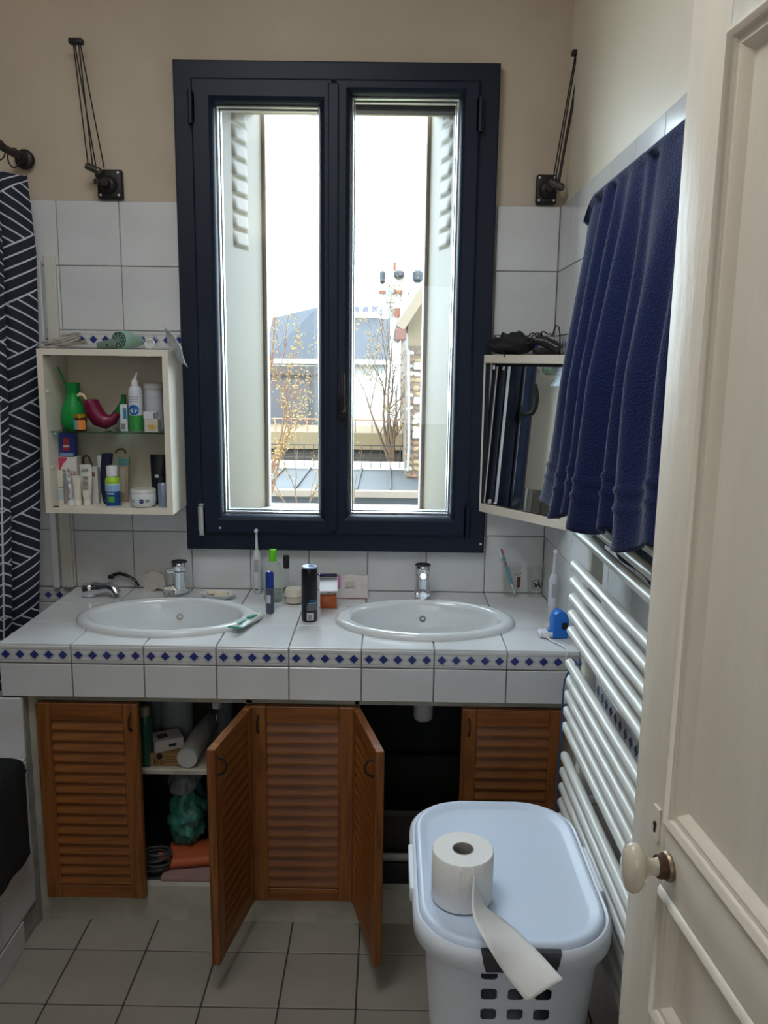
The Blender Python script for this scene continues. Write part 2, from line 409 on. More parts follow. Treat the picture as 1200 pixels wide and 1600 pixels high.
# handle
hp = AY(-.06, 536, 640); hb = MB()
hb.box(hp.x-.014, hp.x+.014, -.062, -.055, hp.z-.035, hp.z+.035, .005, 2)
obj('handle_rosette', hb, M['black'], win)
hb = MB(); hb.tube([(hp.x, -.055, hp.z), (hp.x, -.085, hp.z), (hp.x, -.102, hp.z+.006), (hp.x, -.112, hp.z+.028), (hp.x, -.114, hp.z+.06), (hp.x, -.110, hp.z+.09), (hp.x, -.102, hp.z+.115)], [.009, .009, .010, .0095, .0095, .009, .007], 12)
obj('handle_lever', hb, M['blackm'], win)
# roller box seen above the right pane, outside
mb = MB(); mb.box(-.70, -.30, .06, .11, 2.425, 2.52, .004); obj('blind_box', mb, M['anth'], win)
# outside reveal lining, outside sill
mb = MB(); mb.box(WX0, WX1, .08, .46, WZ0-.03, WZ0+.02, .004); struct('trim_3', mb, M['facade'])
mb = MB(); mb.box(-2.6, WX0-.01, .321, .34, -4, 4.2); mb.box(WX1+.01, 1.2, .321, .34, -4, 4.2); mb.box(WX0-.01, WX1+.01, .321, .34, -4, WZ0-.03); mb.box(WX0-.01, WX1+.01, .321, .34, WZ1+.06, 4.2)
struct('wall_outer', mb, M['facade'], smooth=None)
# folded metal shutters in the reveals
def shutter(side):
    lab = 'cream folded metal louvred shutter at the %s of the window opening' % side
    if side == 'left': A, B = Vector((-1.112, .075, 0)), Vector((-1.000, .375, 0))
    else: A, B = Vector((-.298, .075, 0)), Vector((-.400, .375, 0))
    t = thing('metal_shutter', lab, 'shutter', (A.x, A.y, WZ0+.02))
    d = (B-A); L = d.length; ang = atan2(d.y, d.x); t.rotation_euler = (0, 0, ang)
    sg = -1 if side == 'left' else 1     # local y direction facing the opening centre
    H = 1.42; p = MB()
    f0, f1 = .112, .215; n = 14; hs = .057; ztop = 1.33 if side == 'left' else 1.345
    # leaf skin with pressed louvres
    def yo(v): return sg*v
    zs_ = [0] ; z_low = ztop - 8*hs - .035 if False else (AY(.2, 370, 388).z if side == 'left' else AY(.2, 690, 388).z) - (WZ0+.02)
    p.box(0, L, min(0, yo(-.012)), max(0, yo(-.012)), 0, H)
    leaf = obj('shutter_leaf', p, M['shutter'], t, smooth=None)
    k = 0
    while z_low + (k+1)*hs < H+.02:
        q = MB(); z0 = z_low + k*hs
        def fl(u, v, z0=z0):
            e = 1 - abs(2*u-1)**6
            out = (.002 + .009*(1-v)**1.0*(1 if v > .13 else 0)) * e if 0 < v < 1 else 0
            return Vector((f0+(f1-f0)*u + .004*(1-v), yo(out), z0 + hs*.98*v))
        q.grid(fl, 8, 8); obj('louvre', q, M['shutter'], t, smooth=60)
        k += 1
    e = MB(); e.box(L, L+.022, min(yo(-.02), yo(.012)), max(yo(-.02), yo(.012)), 0, H, .002); obj('edge_channel', e, mat('shutter_edge_grey', (.34, .28, .25), .5), t)
    e = MB(); e.box(.012, .018, min(0, yo(.004)), max(0, yo(.004)), 0, H); obj('fold_seam', e, M['shutter'], t)
    bb = MB(); bb.box(L-.03, L+.02, min(yo(-.04), yo(-.022)), max(yo(-.04), yo(-.022)), 0, H, .002); obj('back_leaf', bb, M['shutter'], t)
shutter('left'); shutter('right')

# ================================================================= COUNTER
ctr = thing('tiled_counter', 'white tiled double washbasin counter with blue diamond frieze along its front', 'counter', (-.8, -.29, .70))
slab = MB()
slab.box(-1.599, -.001, YF+.008, -.0015, .712, ZC-.007)
slab_o = obj('slab', slab, M['grout'], ctr, smooth=None, world=True)
SINKS = [(-1.196, -.336, .272, .182), (-.416, -.325, .272, .187)]
holes = []
for (cx, cy, rx, ry) in SINKS:
    h = MB(); h.lathe([(1, .60), (1, 1.0)], (0, 0, 0), 48, M_=Matrix.Translation((cx, cy, 0)) @ Matrix.Diagonal((rx-.025, ry-.025, 1, 1)))
    holes.append(obj('cutter', h, M['grout']))
def cut(o):
    for c in holes:
        md = o.modifiers.new('b', 'BOOLEAN'); md.object = c; md.operation = 'DIFFERENCE'; md.solver = 'EXACT'
    bpy.context.view_layer.update()
    dg = bpy.context.evaluated_depsgraph_get(); me = bpy.data.meshes.new_from_object(o.evaluated_get(dg)); o.modifiers.clear(); o.data = me
cut(slab_o)
yr = [(YF, -.385), (-.385, -.188), (-.188, -.001)]
for k in range(8):
    for (a, b_) in yr:
        x0, x1 = -.2*(k+1), -.2*k
        t = MB(); t.box(x0+G, x1-G, a+G, b_-G, ZC-.007, ZC, .0015)
        o = obj('top_tile', t, M['tile'], ctr, smooth=None, world=True)
        for (cx, cy, rx, ry) in SINKS:
            if x0 < cx+rx and x1 > cx-rx and b_ > cy-ry: cut(o); finish(o, 30); break
for k in range(8):
    xc = -.2*k-.1
    for z0, z1, kd in ((ZFR0, ZFR1, 'frieze'), (.712, ZFR0, 'wall')):
        me = tile_mesh(.2-2*G, z1-z0-2*G, kd)
        o = bpy.data.objects.new('frieze_tile' if kd == 'frieze' else 'front_tile', me); COL.objects.link(o); o.parent = ctr
        o.location = Vector((xc, YF, (z0+z1)/2)) - ctr.location; o.rotation_euler = (0, random.uniform(-.001, .001), 0)
for c in holes: bpy.data.objects.remove(c)

def basin(cx, cy, rx, ry, label):
    t = thing('washbasin', label, 'sink', (cx, cy, ZC), group='oval washbasins')
    b = MB(); prof = [(1.0, .000), (1.0, .006), (.985, .012), (.955, .0165), (.91, .0175), (.87, .0165), (.835, .012), (.815, .002), (.80, -.015), (.76, -.055), (.68, -.098), (.52, -.128), (.30, -.140), (.10, -.1435), (.075, -.146)]
    rings = []
    for s_, h in prof:
        sy_ = s_
        off = 0
        if s_ < .9: off = -.018*(.9-s_)/.9*0
        rings.append([Vector((rx*s_*cos(2*pi*i/64), ry*(s_ if s_ > .93 else s_-.012*(1 if s_ < .9 else .4))*sin(2*pi*i/64)+off, h)) for i in range(64)])
    b.rings(rings, False, True)
    obj('bowl', b, M['sink'], t, smooth=60, norm=False)
    dn = MB(); dn.lathe([(.019, -.1455), (.022, -.1425), (.016, -.1415), (.010, -.1440)], (0, 0, 0), 20); obj('drain', dn, M['chrome'], t)
    ov = MB(); ov.lathe([(.011, 0), (.010, .004), (.006, .004), (.005, -.001)], (0, 0, 0), 16, axis='Y', M_=Matrix.Translation((0, ry*.765, -.04)) @ Matrix.Rotation(radians(160), 4, 'X')); obj('overflow_ring', ov, M['chrome'], t)
    return t
basin(*SINKS[0], 'oval white washbasin at the left end of the counter, below the open shelf cabinet')
basin(*SINKS[1], 'oval white washbasin right of the perfume bottle, toward the radiator')

def faucet(px, py, rz, label):
    p = AZ(ZC, px, py); p.y += .022
    t = thing('basin_faucet', label, 'faucet', (p.x, p.y, ZC), rz, 'chrome basin faucets')
    b = MB(); b.box(-.026, .026, -.026, .026, 0, .034, .007, 3); obj('base', b, M['chrome'], t, smooth=50)
    b = MB(); b.lathe([(.0245, .030), (.0235, .05), (.0225, .075), (.0235, .09)], (0, 0, 0), 28); obj('body', b, M['chrome'], t, smooth=50)
    b = MB(); b.lathe([(.0235, .092), (.0262, .096), (.0262, .116), (.0245, .121), (.0205, .1215), (.0195, .117), (.001, .1165)], (0, 0, 0), 28); hd_ = obj('handle_cap', b, M['chrome'], t, smooth=50)
    b = MB(); b.lathe([(.0245, .1195), (.0262, .1215), (.0235, .1235), (.0215, .1215)], (0, 0, 0), 28); obj('cap_ring', b, M['black'], hd_, smooth=50)
    b = MB(); b.tube([(0, -.018, .093), (0, -.032, .092), (0, -.044, .094)], [.009, .008, .010], 14); obj('lever', b, M['chrome'], t, smooth=60)
    b = MB(); b.tube([(0, -.015, .030), (0, -.040, .032), (0, -.052, .031)], [.016, .014, .013], 16); b.lathe([(.0125, .0), (.0125, -.006), (.009, -.007)], (0, -.0445, .022), 16); obj('spout', b, M['chrome'], t, smooth=60)
faucet(279, 936, radians(-62), 'chrome faucet behind the left washbasin, spout turned left')
faucet(660, 941, 0, 'chrome faucet behind the right washbasin, seen head on')

# ================================================================= VANITY CABINET
YP = -.548
van = thing('vanity_cabinet', 'cream painted vanity frame with five oak louvred doors under the tiled counter', 'cabinet', (-.77, -.3, 0))
p = MB()
p.box(-1.541, -1.514, YP, YP+.03, 0, .711); p.box(-.925, -.908, YP, YP+.03, .1, .70); p.box(-.618, -.606, YP, YP+.03, .1, .70); p.box(-.028, -.002, YP, YP+.03, 0, .711)
p.box(-1.514, -.028, YP, YP+.03, .690, .711)
obj('face_frame', p, M['frame'], van, world=True, smooth=None)
p = MB(); p.box(-1.514, -.028, YP+.002, YP+.03, .0, .112); obj('plinth', p, M['frame'], van, world=True, smooth=None)
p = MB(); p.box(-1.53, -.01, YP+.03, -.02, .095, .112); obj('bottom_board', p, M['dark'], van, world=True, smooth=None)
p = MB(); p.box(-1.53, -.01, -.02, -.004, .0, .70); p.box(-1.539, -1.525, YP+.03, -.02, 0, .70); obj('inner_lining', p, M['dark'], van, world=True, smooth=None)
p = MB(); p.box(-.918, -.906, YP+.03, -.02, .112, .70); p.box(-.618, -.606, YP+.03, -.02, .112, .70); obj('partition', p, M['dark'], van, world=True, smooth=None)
p = MB(); p.box(-1.524, -.919, -.50, -.021, .442, .458, .002); obj('shelf', p, M['frame'], van, world=True, smooth=None)
DW, DH, DT = .288, .603, .022
def vdoor(hx, side, ang, handle_side_free=True, lab=None):
    """hinged at x=hx; side=+1: door extends to +x from the hinge when closed"""
    d = bpy.data.objects.new('louvred_door', None); COL.objects.link(d); d.parent = van
    d.location = Vector((hx, YP-.001, .087)) - van.location
    d.rotation_euler = (0, 0, ang)
    if lab: d['label'] = lab
    W = DW; s = side
    X = lambda u0, u1: (min(s*u0, s*u1), max(s*u0, s*u1))
    st = .043
    for u0, u1 in ((.001, st), (W-st, W)):
        b = MB(); x0, x1 = X(u0, u1); b.box(x0, x1, -DT, 0, 0, DH, .002); obj('stile', b, M['wood'], d, smooth=None)
    x0, x1 = X(st+.0003, W-st-.0003)
    b = MB(); b.box(x0, x1, -DT+.001, 0, DH-.050, DH-.0005, .0015); obj('top_rail', b, M['woodx'], d, smooth=None)
    b = MB(); b.box(x0, x1, -DT+.001, 0, .0005, .040, .0015); obj('bottom_rail', b, M['woodx'], d, smooth=None)
    b = MB(); b.box(x0, x1, -.005, -.001, .040, DH-.050); obj('backing', b, M['wood'], d, smooth=None)
    n = 16; z0, z1 = .041, DH-.051; h = (z1-z0)/n
    global _slat
    key = s
    if key not in _slat:
        b = MB()
        b.prism([(-.018, .0015), (-.0205, .003), (-.0205, .008), (-.010, h+.006), (-.005, h+.006), (-.005, .002)], x0, x1, 'X')
        so_ = obj('slat', b, M['woodx'], d, smooth=None); _slat[key] = so_; so_.location = (0, 0, z0)
        i0 = 1
    else: i0 = 0
    for i in range(i0, n):
        o = inst(_slat[key], 'slat', d, (0, 0, z0+i*h))
    b = MB(); hxx = s*(W-.020); zt = DH-.028
    b.tube([(hxx, -DT, zt), (hxx, -DT-.014, zt-.003), (hxx, -DT-.022, zt-.013), (hxx, -DT-.023, zt-.024), (hxx, -DT-.020, zt-.035), (hxx, -DT-.012, zt-.044), (hxx, -DT, zt-.048)], [.003, .0028, .0026, .0026, .0028, .003, .0035], 8)
    obj('handle', b, M['iron'], d)
    b = MB(); hx2 = s*.010
    for zz in (.06, DH-.09): b.cyl((hx2, -DT-.001, zz), (hx2, -DT-.001, zz+.03), .003, n=8)
    return d
_slat = {}
vdoor(-1.513, 1, 0)
vdoor(-.923, -1, radians(79.5), lab='open oak louvred door, left of the two')
vdoor(-.620, -1, 0)
vdoor(-.607, 1, -radians(75.0), lab='open oak louvred door, right of the two')
vdoor(-.030, -1, 0)

# left pier beside the vanity, bath panel
mb = MB(); mb.box(-1.62, -1.5415, -.575, -.02, .0, .708); pier = struct('trim_4', mb, M['grout'], smooth=None)
tile('tile', tile_mesh(.072, .18, 'wall'), pier, (-1.580, -.5815, .618), (0, 0, 0))
mb = MB(); mb.box(-1.60, -1.546, -2.35, -.582, 0, .524); mb.box(XL, -1.60, -2.40, -2.34, 0, .524); mb.box(XL, -1.62, -.06, -.002, 0, .50)
tub = struct('trim_5', mb, M['grout'], smooth=None)
for k in range(9):
    y1 = -.582-.2*k; y0 = y1-.2
    for z0, z1, kd in ((.472, .525, 'frieze'), (.272, .472, 'tub'), (.087, .272, 'tub')):
        me = tile_mesh(.2-2*G, z1-z0-2*G, kd); tile('frieze_tile' if kd == 'frieze' else 'tile', me, tub, (-1.5395-.001, (y0+y1)/2, (z0+z1)/2), (0, 0, pi/2))
    me = tile_mesh(.2-2*G, .084, 'tub'); tile('skirting_tile', me, tub, (-1.537, (y0+y1)/2-.09, .043), (0, 0, pi/2))
    me = tile_mesh(.2-2*G, .073, 'tub'); o = tile('ledge_tile', me, tub, (-1.579, (y0+y1)/2, .531), (-pi/2, 0, pi/2))
b = MB()
def rr(cx, cy, hx, hy, r, z, n=6):
    out = []
    for q, (sx_, sy_) in enumerate(((1, 1), (-1, 1), (-1, -1), (1, -1))):
        for i in range(n+1):
            a = q*pi/2 + (pi/2)*i/n
            out.append(Vector((cx+sx_*(hx-r)+r*cos(a), cy+sy_*(hy-r)+r*sin(a), z)))
    return out
b.rings([rr(-1.975, -1.2, .36, 1.12, .02, .50), rr(-1.975, -1.2, .36, 1.12, .02, .535), rr(-1.975, -1.2, .33, 1.08, .12, .54), rr(-1.975, -1.2, .31, 1.06, .14, .52), rr(-1.975, -1.2, .27, 1.0, .14, .25), rr(-1.975, -1.2, .22, .92, .14, .12)], False, True)
obj('bathtub', b, M['sink'], None, smooth=50, label='white enamel bathtub behind the tiled bath panel at the left', cat='bathtub')
# bath mat over the edge
mm = MB()
def fm(u, v):
    y = -.648 - .62*u
    L = v*.46
    if L < .16: x, z = -1.70+L, .556+.002*sin(L*60)
    else:
        q = min((L-.16)/.04, 1); x = -1.540+.018*sin(q*pi/2); z = .556-.02*(1-cos(q*pi/2)) - max(0, L-.20)*1.0
    return Vector((x+.003*sin(y*55+z*9), y+.018*max(0, .5-z)*(1-u), z))
mm.grid(fm, 30, 26)
obj('bath_mat', mm, mat('black_chenille', (.009, .011, .013), .95, bump=1.0, bscale=300), None, smooth=60, solid=.012, label='black bath mat hanging over the tiled bath edge', cat='bath mat')

# ================================================================= SHOWER CURTAIN
rod = thing('curtain_rod', 'black curtain rod with a round wall flange above the bath', 'curtain rod', (-1.686, 0, 2.25))
b = MB(); b.cyl((0, -.03, 0), (0, -2.44, 0), .0115, n=14); obj('pole', b, M['blackm'], rod)
b = MB(); b.lathe([(.030, -.003), (.031, -.010), (.027, -.018), (.017, -.022), (.017, -.045), (.0145, -.05)], (0, 0, 0), 24, axis='Y'); obj('flange', b, M['blackm'], rod)
cm = bpy.data.materials.new('navy_patchwork_stripe_fabric'); cm.use_nodes = True; n = cm.node_tree.nodes; l = cm.node_tree.links
bs = n['Principled BSDF']; bs.inputs['Roughness'].default_value = .8
uvn = n.new('ShaderNodeUVMap'); sp = n.new('ShaderNodeSeparateXYZ'); l.new(uvn.outputs[0], sp.inputs[0])
def mt(op, a, b_=None, c=None):
    x = n.new('ShaderNodeMath'); x.operation = op
    for i, v in enumerate((a, b_, c)):
        if v is None: continue
        if isinstance(v, (int, float)): x.inputs[i].default_value = v
        else: l.new(v, x.inputs[i])
    return x.outputs[0]
CW, CH, PP, MS = .155, .165, .033, .5
ui = mt('DIVIDE', sp.outputs[0], CW); colf = mt('FLOOR', ui); fu = mt('SUBTRACT', ui, colf)
par = mt('MODULO', mt('ABSOLUTE', colf), 2.0); sgn = mt('SUBTRACT', mt('MULTIPLY', par, 2.0), 1.0)
us = mt('MULTIPLY', mt('MULTIPLY', mt('SUBTRACT', fu, .5), CW*MS), sgn)
tt = mt('SUBTRACT', sp.outputs[1], us); ss = mt('ADD', sp.outputs[1], us)
bt = mt('DIVIDE', tt, CH); bi = mt('FLOOR', bt); bpar = mt('MODULO', mt('ABSOLUTE', bi), 2.0)
stp = mt('ADD', mt('MULTIPLY', tt, bpar), mt('MULTIPLY', mt('ADD', ss, .004), mt('SUBTRACT', 1.0, bpar)))
ln = mt('LESS_THAN', mt('FRACT', mt('ADD', mt('DIVIDE', stp, PP), 100.0)), .17)
e1 = mt('LESS_THAN', mt('MINIMUM', fu, mt('SUBTRACT', 1.0, fu)), .022)
e2 = mt('LESS_THAN', mt('FRACT', bt), .035)
al = mt('MAXIMUM', ln, mt('MAXIMUM', e1, e2))
mx = n.new('ShaderNodeMix'); mx.data_type = 'RGBA'; l.new(al, mx.inputs[0]); mx.inputs[6].default_value = (.010, .013, .032, 1); mx.inputs[7].default_value = (.58, .58, .62, 1); l.new(mx.outputs[2], bs.inputs['Base Color'])
cl = MB(); CN = 150; zt_, zb_ = 2.195, .60
def cy_(u): return -.075-1.15*u
path = [(-1.690+.042*sin(u*2*pi*7.6+.9)+.014*sin(u*31+1), -.070-1.15*u+.012*sin(u*2*pi*15.2)) for u in [i/CN for i in range(CN+1)]]
arc = [0]
for a_, b_ in zip(path[:-1], path[1:]): arc.append(arc[-1]+sqrt((a_[0]-b_[0])**2+(a_[1]-b_[1])**2))
def fc(u, v):
    i = round(u*CN); x, y = path[i]; z = zb_+(zt_-zb_)*v
    k = 1-.35*max(0, (v-.85)/.15); 
    return Vector((-1.690+(x+1.690)*k+.010*sin(3*v+i*.05)-.050*(1-v)**1.3, y-.085*(1-v), z-.012*abs(sin(i/CN*pi*13))*(v > .999)))
cl.grid(fc, CN, 40, uv=lambda u, v: (arc[round(u*CN)], zb_+(zt_-zb_)*v))
cur = thing('shower_curtain', 'navy shower curtain with white patchwork stripes hanging from the black rod', 'curtain', (-1.69, -.6, .6))
obj('cloth', cl, cm, cur, smooth=80, world=True)
for k in range(12):
    y = -.085-.095*k; r = MB(); pts = [(-1.686+.0185*cos(a), y, 2.243+.028*sin(a)-.006) for a in [i*pi/9 for i in range(18)]]; r.tube(pts+[pts[0]], .0022, 6); obj('curtain_ring', r, M['blackm'], cur, world=True)

# ================================================================= SWING LAMP BRACKETS
def bracket(bx0, bz0, bx1, bz1, tx0, tx1, tz, kx, kz, label):
    t = thing('wall_arm_bracket', label, 'wall bracket', ((bx0+bx1)/2, 0.0, bz0), group='black swing arm brackets')
    cx, cz = (bx0+bx1)/2, (bz0+bz1)/2; W_ = bx1-bx0; H_ = bz1-bz0
    b = MB(); b.box(cx-W_/2, cx+W_/2, -.016, .009, bz0, bz1, .007, 3); obj('plate', b, M['blackm'], t, world=True)
    b = MB(); b.lathe([(.026, -.016), (.024, -.028), (.019, -.034), (.012, -.036), (.012, -.060)], (cx, 0, cz-.003), 24, axis='Y'); obj('pivot', b, M['blackm'], t, world=True)
    for sx_ in (-1, 1):
        for sz_ in (-1, 1):
            b = MB(); b.lathe([(.0038, -.016), (.0038, -.018), (.002, -.019)], (cx+sx_*W_*.36, 0, cz+sz_*H_*.38), 10, axis='Y'); obj('screw', b, M['alu'], t, world=True)
    s = 1 if tx0 < bx0 else -1
    p1 = Vector((cx-s*.022, -.055, cz-.002)); b = MB(); b.cyl((cx, -.05, cz), p1-Vector((s*.012, 0, 0)), .009, .008, 12); b.cyl(p1+Vector((0, -.012, 0)), p1+Vector((0, .012, 0)), .008, n=12); obj('lower_knuckle', b, M['blackm'], t, world=True)
    k0 = Vector((kx, -.060, kz)); b = MB(); b.cyl(k0+Vector((-.016, 0, .006)), k0+Vector((.022, 0, -.010)), .0105, .012, 12); b.sphere(k0+Vector((.020, 0, -.010)), .013, 10); obj('spring_knuckle', b, mat('dark_chrome', (.12, .11, .10), .3, metal=.8), t, world=True)
    b = MB(); b.box(tx0, tx1, -.070, -.046, tz-.006, tz+.010, .004, 2); obj('top_yoke', b, M['blackm'], t, world=True)
    xs_ = [tx0+.012, tx0+.016, tx0+(tx1-tx0)*.66, tx1-.010]
    ends = [k0+Vector((-.010, 0, .004)), Vector((k0.x+.012, -.052, k0.z-.002)), Vector((k0.x+.004, -.060, k0.z)), Vector((cx-s*.020+.014, -.040, bz1-.002))] if s > 0 else [k0+Vector((-.006, 0, 0)), k0+Vector((.002, 0, 0)), k0+Vector((.010, 0, 0)), Vector((k0.x+.016, -.05, k0.z-.002))]
    for xx, e in zip(xs_, ends):
        b = MB(); b.cyl((xx, -.058, tz), e, .0021, n=6); obj('arm_rod', b, M['blackm'], t, world=True)
    b = MB(); b.cyl(k0+Vector((.008*s, 0, -.006)), p1, .0026, n=6); obj('link_rod', b, M['blackm'], t, world=True)
a, c = AY(0, 155, 314), AY(0, 192, 266); t0, t1 = AY(-.058, 108, 66), AY(-.058, 130, 66); kk = AY(-.06, 143, 262)
bracket(a.x, ZT+.003, c.x, c.z, t0.x, t1.x, t0.z, kk.x, kk.z, 'black swing arm bracket on the plaster left of the window')
a, c = AY(0, 836, 320), AY(0, 870, 274); t0, t1 = AY(-.058, 893, 84), AY(-.058, 915, 84); kk = AY(-.06, 866, 287)
bracket(a.x, ZT+.003, min(c.x, -.008), c.z, t0.x, t1.x, t0.z, kk.x, kk.z, 'black swing arm bracket in the corner right of the window')

# ================================================================= OPEN WALL CABINET (left)
CX0, CX1, CY0, CY1, CZ0, CZ1, CT = -1.606, -1.206, -.20, -.001, 1.160, 1.667, .019
cab = thing('open_wall_cabinet', 'cream open wall cabinet full of bottles, left of the window', 'cabinet', ((CX0+CX1)/2, 0, CZ0))
for nm, bx in (('side_panel', (CX0, CX0+CT, CY0, CY1, CZ0, CZ1)), ('side_panel', (CX1-CT, CX1, CY0, CY1, CZ0, CZ1)), ('top_panel', (CX0+CT, CX1-CT, CY0, CY1, CZ1-CT, CZ1)),
               ('bottom_panel', (CX0+CT, CX1-CT, CY0, CY1, CZ0, CZ0+CT)), ('back_panel', (CX0+CT, CX1-CT, CY1-.006, CY1, CZ0+CT, CZ1-CT))):
    b = MB(); b.box(*bx, .0008); obj(nm, b, M['cream'], cab, world=True, smooth=None)
SZ = AY(-.18, 170, 675).z
b = MB(); b.box(CX0+CT+.001, CX1-CT-.001, CY0+.022, CY1-.008, SZ-.005, SZ, .0005); obj('glass_shelf', b, M['shelfglass'], cab, world=True, smooth=None)
for x in (CX0+CT, CX1-CT-.008):
    for y in (-.15, -.05): b = MB(); b.box(x, x+.008, y, y+.008, SZ-.013, SZ-.0055, .001); obj('shelf_pin', b, M['white'], cab, world=True)
for z in (1.30, SZ+.12):
    b = MB(); b.box(CX0+CT, CX0+CT+.004, -.185, -.165, z, z+.008, .001); obj('hinge_clip', b, M['white'], cab, world=True)
for z in (CZ0+CT+.001, CZ1-CT-.003): b = MB(); b.box(CX0+CT+.004, CX0+CT+.020, CY0+.004, CY0+.014, z, z+.002); obj('slider_stop', b, M['black'], cab, world=True)

FL = CZ0+CT+.0006     # cabinet floor
def col(rgb, rough=.45, **k): return mat('c_%d_%d_%d_%d' % (*rgb, int(rough*100)) + ''.join(sorted(k)), lin(rgb), rough, **k)
def lat(t, name, prof, m, n=24, M_=None, sx=1, sy=1, smooth=40, label=None, solid=0, cap=True): 
    b = MB(); b.lathe(prof, (0, 0, 0), n, M_=M_, sx=sx, sy=sy, cap=cap); return obj(name, b, m, t, smooth=smooth, label=label, solid=solid)
def bx(t, name, x0, x1, y0, y1, z0, z1, m, bev=.001, label=None): 
    b = MB(); b.box(x0, x1, y0, y1, z0, z1, bev, 2 if bev > .0015 else 1); return obj(name, b, m, t, smooth=30, label=label)
def put(Y, px, z0, name, label, cat, rz=0, group=None):
    p = AY(Y, px, 700 if z0 < 1.3 else 640)
    # resolve x exactly at the floor height
    q = _ray(px, 700)
    for yy in (700,):
        pass
    lo, hi = 0, 1600
    for _ in range(30):
        mid = (lo+hi)/2
        if AY(Y, px, mid).z > z0: lo = mid
        else: hi = mid
    p = AY(Y, px, lo); return thing(name, label, cat, (p.x, Y, z0), rz, group), scl(p)
SH = SZ+.0006
# -- glass shelf
def disc_decal(t, name, R, cx, cz, rad, m, off=.0006, n=20, y0=0):
    b = MB(); c0 = None; rows = []
    for q in (.02, .35, .7, 1.0):
        rows.append([Vector(((R+off)*sin((cx+rad*q*cos(2*pi*i/n))/R), y0-(R+off)*cos((cx+rad*q*cos(2*pi*i/n))/R), cz+rad*q*sin(2*pi*i/n))) for i in range(n)])
    b.rings(rows, True, False); return obj(name, b, m, t, smooth=60)
t, s = put(-.085, 117, SH, 'nasal_rinse_pot', 'green translucent vase shaped rinsing pot with a thin spout, left on the glass shelf', 'rinsing pot')
gm = mat('green_translucent_plastic', (.02, .42, .09), .35, trans=.35, ior=1.3)
gt = AY(-.085, 117, 598).z-SH
lat(t, 'pot_body', [(.026, 0), (.033, .006), (.0395, .025), (.040, .045), (.033, .075), (.022, .098), (.019, .115), (.0205, gt-.03), (.0225, gt), (.0205, gt), (.018, gt-.02), (.0165, .112)], gm, 28)
b = MB(); b.tube([(-.006, 0, gt-.05), (-.018, -.004, gt-.01), (-.024, -.01, gt+.012), (-.040, -.012, gt+.05)], [.005, .0045, .004, .003], 8); obj('spout_tube', b, gm, t)
t, s = put(-.150, 126, SH, 'pill_jar', 'small dark jar with gold lid and orange label in front of the green pot', 'jar')
lat(t, 'jar_body', [(.0175, 0), (.019, .002), (.019, .036), (.0165, .041)], col((70, 25, 18), .2)); lat(t, 'lid', [(.0185, .041), (.0185, .050), (.016, .0515)], col((200, 150, 40), .3, metal=.5))
def band(t, name, r, z0, z1, a0, a1, m, n=12, off=.0004, sx=1, sy=1):
    b = MB(); b.grid(lambda u, v: Vector(((r+off)*cos(a0+(a1-a0)*u)*sx, (r+off)*sin(a0+(a1-a0)*u)*sy, z0+(z1-z0)*v)), n, 1); return obj(name, b, m, t, smooth=60)
F0 = -pi/2
band(t, 'orange_label', .019, .004, .034, F0-.1, F0+1.3, col((232, 140, 60))); band(t, 'blue_label', .019, .004, .034, F0-1.4, F0-.12, col((120, 170, 190)))
t, s = put(-.110, 160, SH, 'neti_pot', 'maroon neti pot with an upturned spout on the glass shelf', 'rinsing pot')
mr = mat('maroon_plastic', lin((120, 18, 60)), .35, trans=.1)
b = MB()
pts = [(-.034, 0, .088), (-.030, 0, .076), (-.022, 0, .055), (-.008, 0, .036), (.014, 0, .026), (.036, 0, .034), (.050, 0, .052)]; rad = [.0255, .026, .028, .028, .0245, .017, .011]
b.tube(pts, rad, 20); obj('pot_body', b, mr, t, smooth=60)
b = MB(); b.lathe([(.0225, 0), (.021, .006), (.012, .008)], (0, 0, 0), 20, M_=Matrix.Translation((-.036, 0, .088)) @ Matrix.Rotation(radians(-8), 4, 'Y')); obj('pot_lid', b, mr, t)
b = MB(); b.tube([(-.046, 0, .096), (-.056, 0, .110), (-.066, 0, .112), (-.074, 0, .106)], [.003, .0045, .0055, .004], 8, flat=.5); obj('cream_strap', b, col((225, 215, 165)), t)
t, s = put(-.055, 186, SH, 'spouted_pot', 'dark green pot spout rising behind the maroon neti pot', 'rinsing pot')
b = MB(); b.tube([(-.040, 0, .018), (-.020, 0, .030), (.004, 0, .062), (.018, 0, .088), (.020, 0, .110)], [.018, .015, .011, .009, .007], 16); obj('pot_body', b, mat('dark_green_plastic', (.01, .20, .05), .35), t, smooth=60)
t, s = put(-.135, 196, SH, 'medicine_box', 'narrow white box with blue print beside the spray can', 'box', radians(8))
bx(t, 'carton', -.011, .011, -.02, .02, 0, .083, col((205, 210, 212))); bx(t, 'blue_print', -.002, .009, -.0205, -.0199, .038, .072, col((50, 130, 170)), 0); bx(t, 'barcode_print', -.008, .004, -.0205, -.0199, .006, .024, col((120, 125, 128)), 0)
t, s = put(-.140, 213.5, SH, 'nasal_spray', 'white and green spray can with a blue round emblem, on the glass shelf', 'spray can')
r = .0215; wm = col((208, 212, 220), .3)
lat(t, 'can', [(r-.002, 0), (r, .002), (r, .125), (r*.8, .137), (r*.5, .141)], wm, 28); band(t, 'green_print', r, .002, .050, 0, 2*pi, col((60, 150, 70), .3), 28)
lat(t, 'collar', [(.011, .140), (.0105, .155), (.006, .158)], M['white']); b = MB(); b.tube([(-.004, 0, .156), (.002, 0, .160), (.004, 0, .172), (.008, 0, .182)], [.007, .006, .004, .003], 10); obj('nozzle', b, M['white'], t)
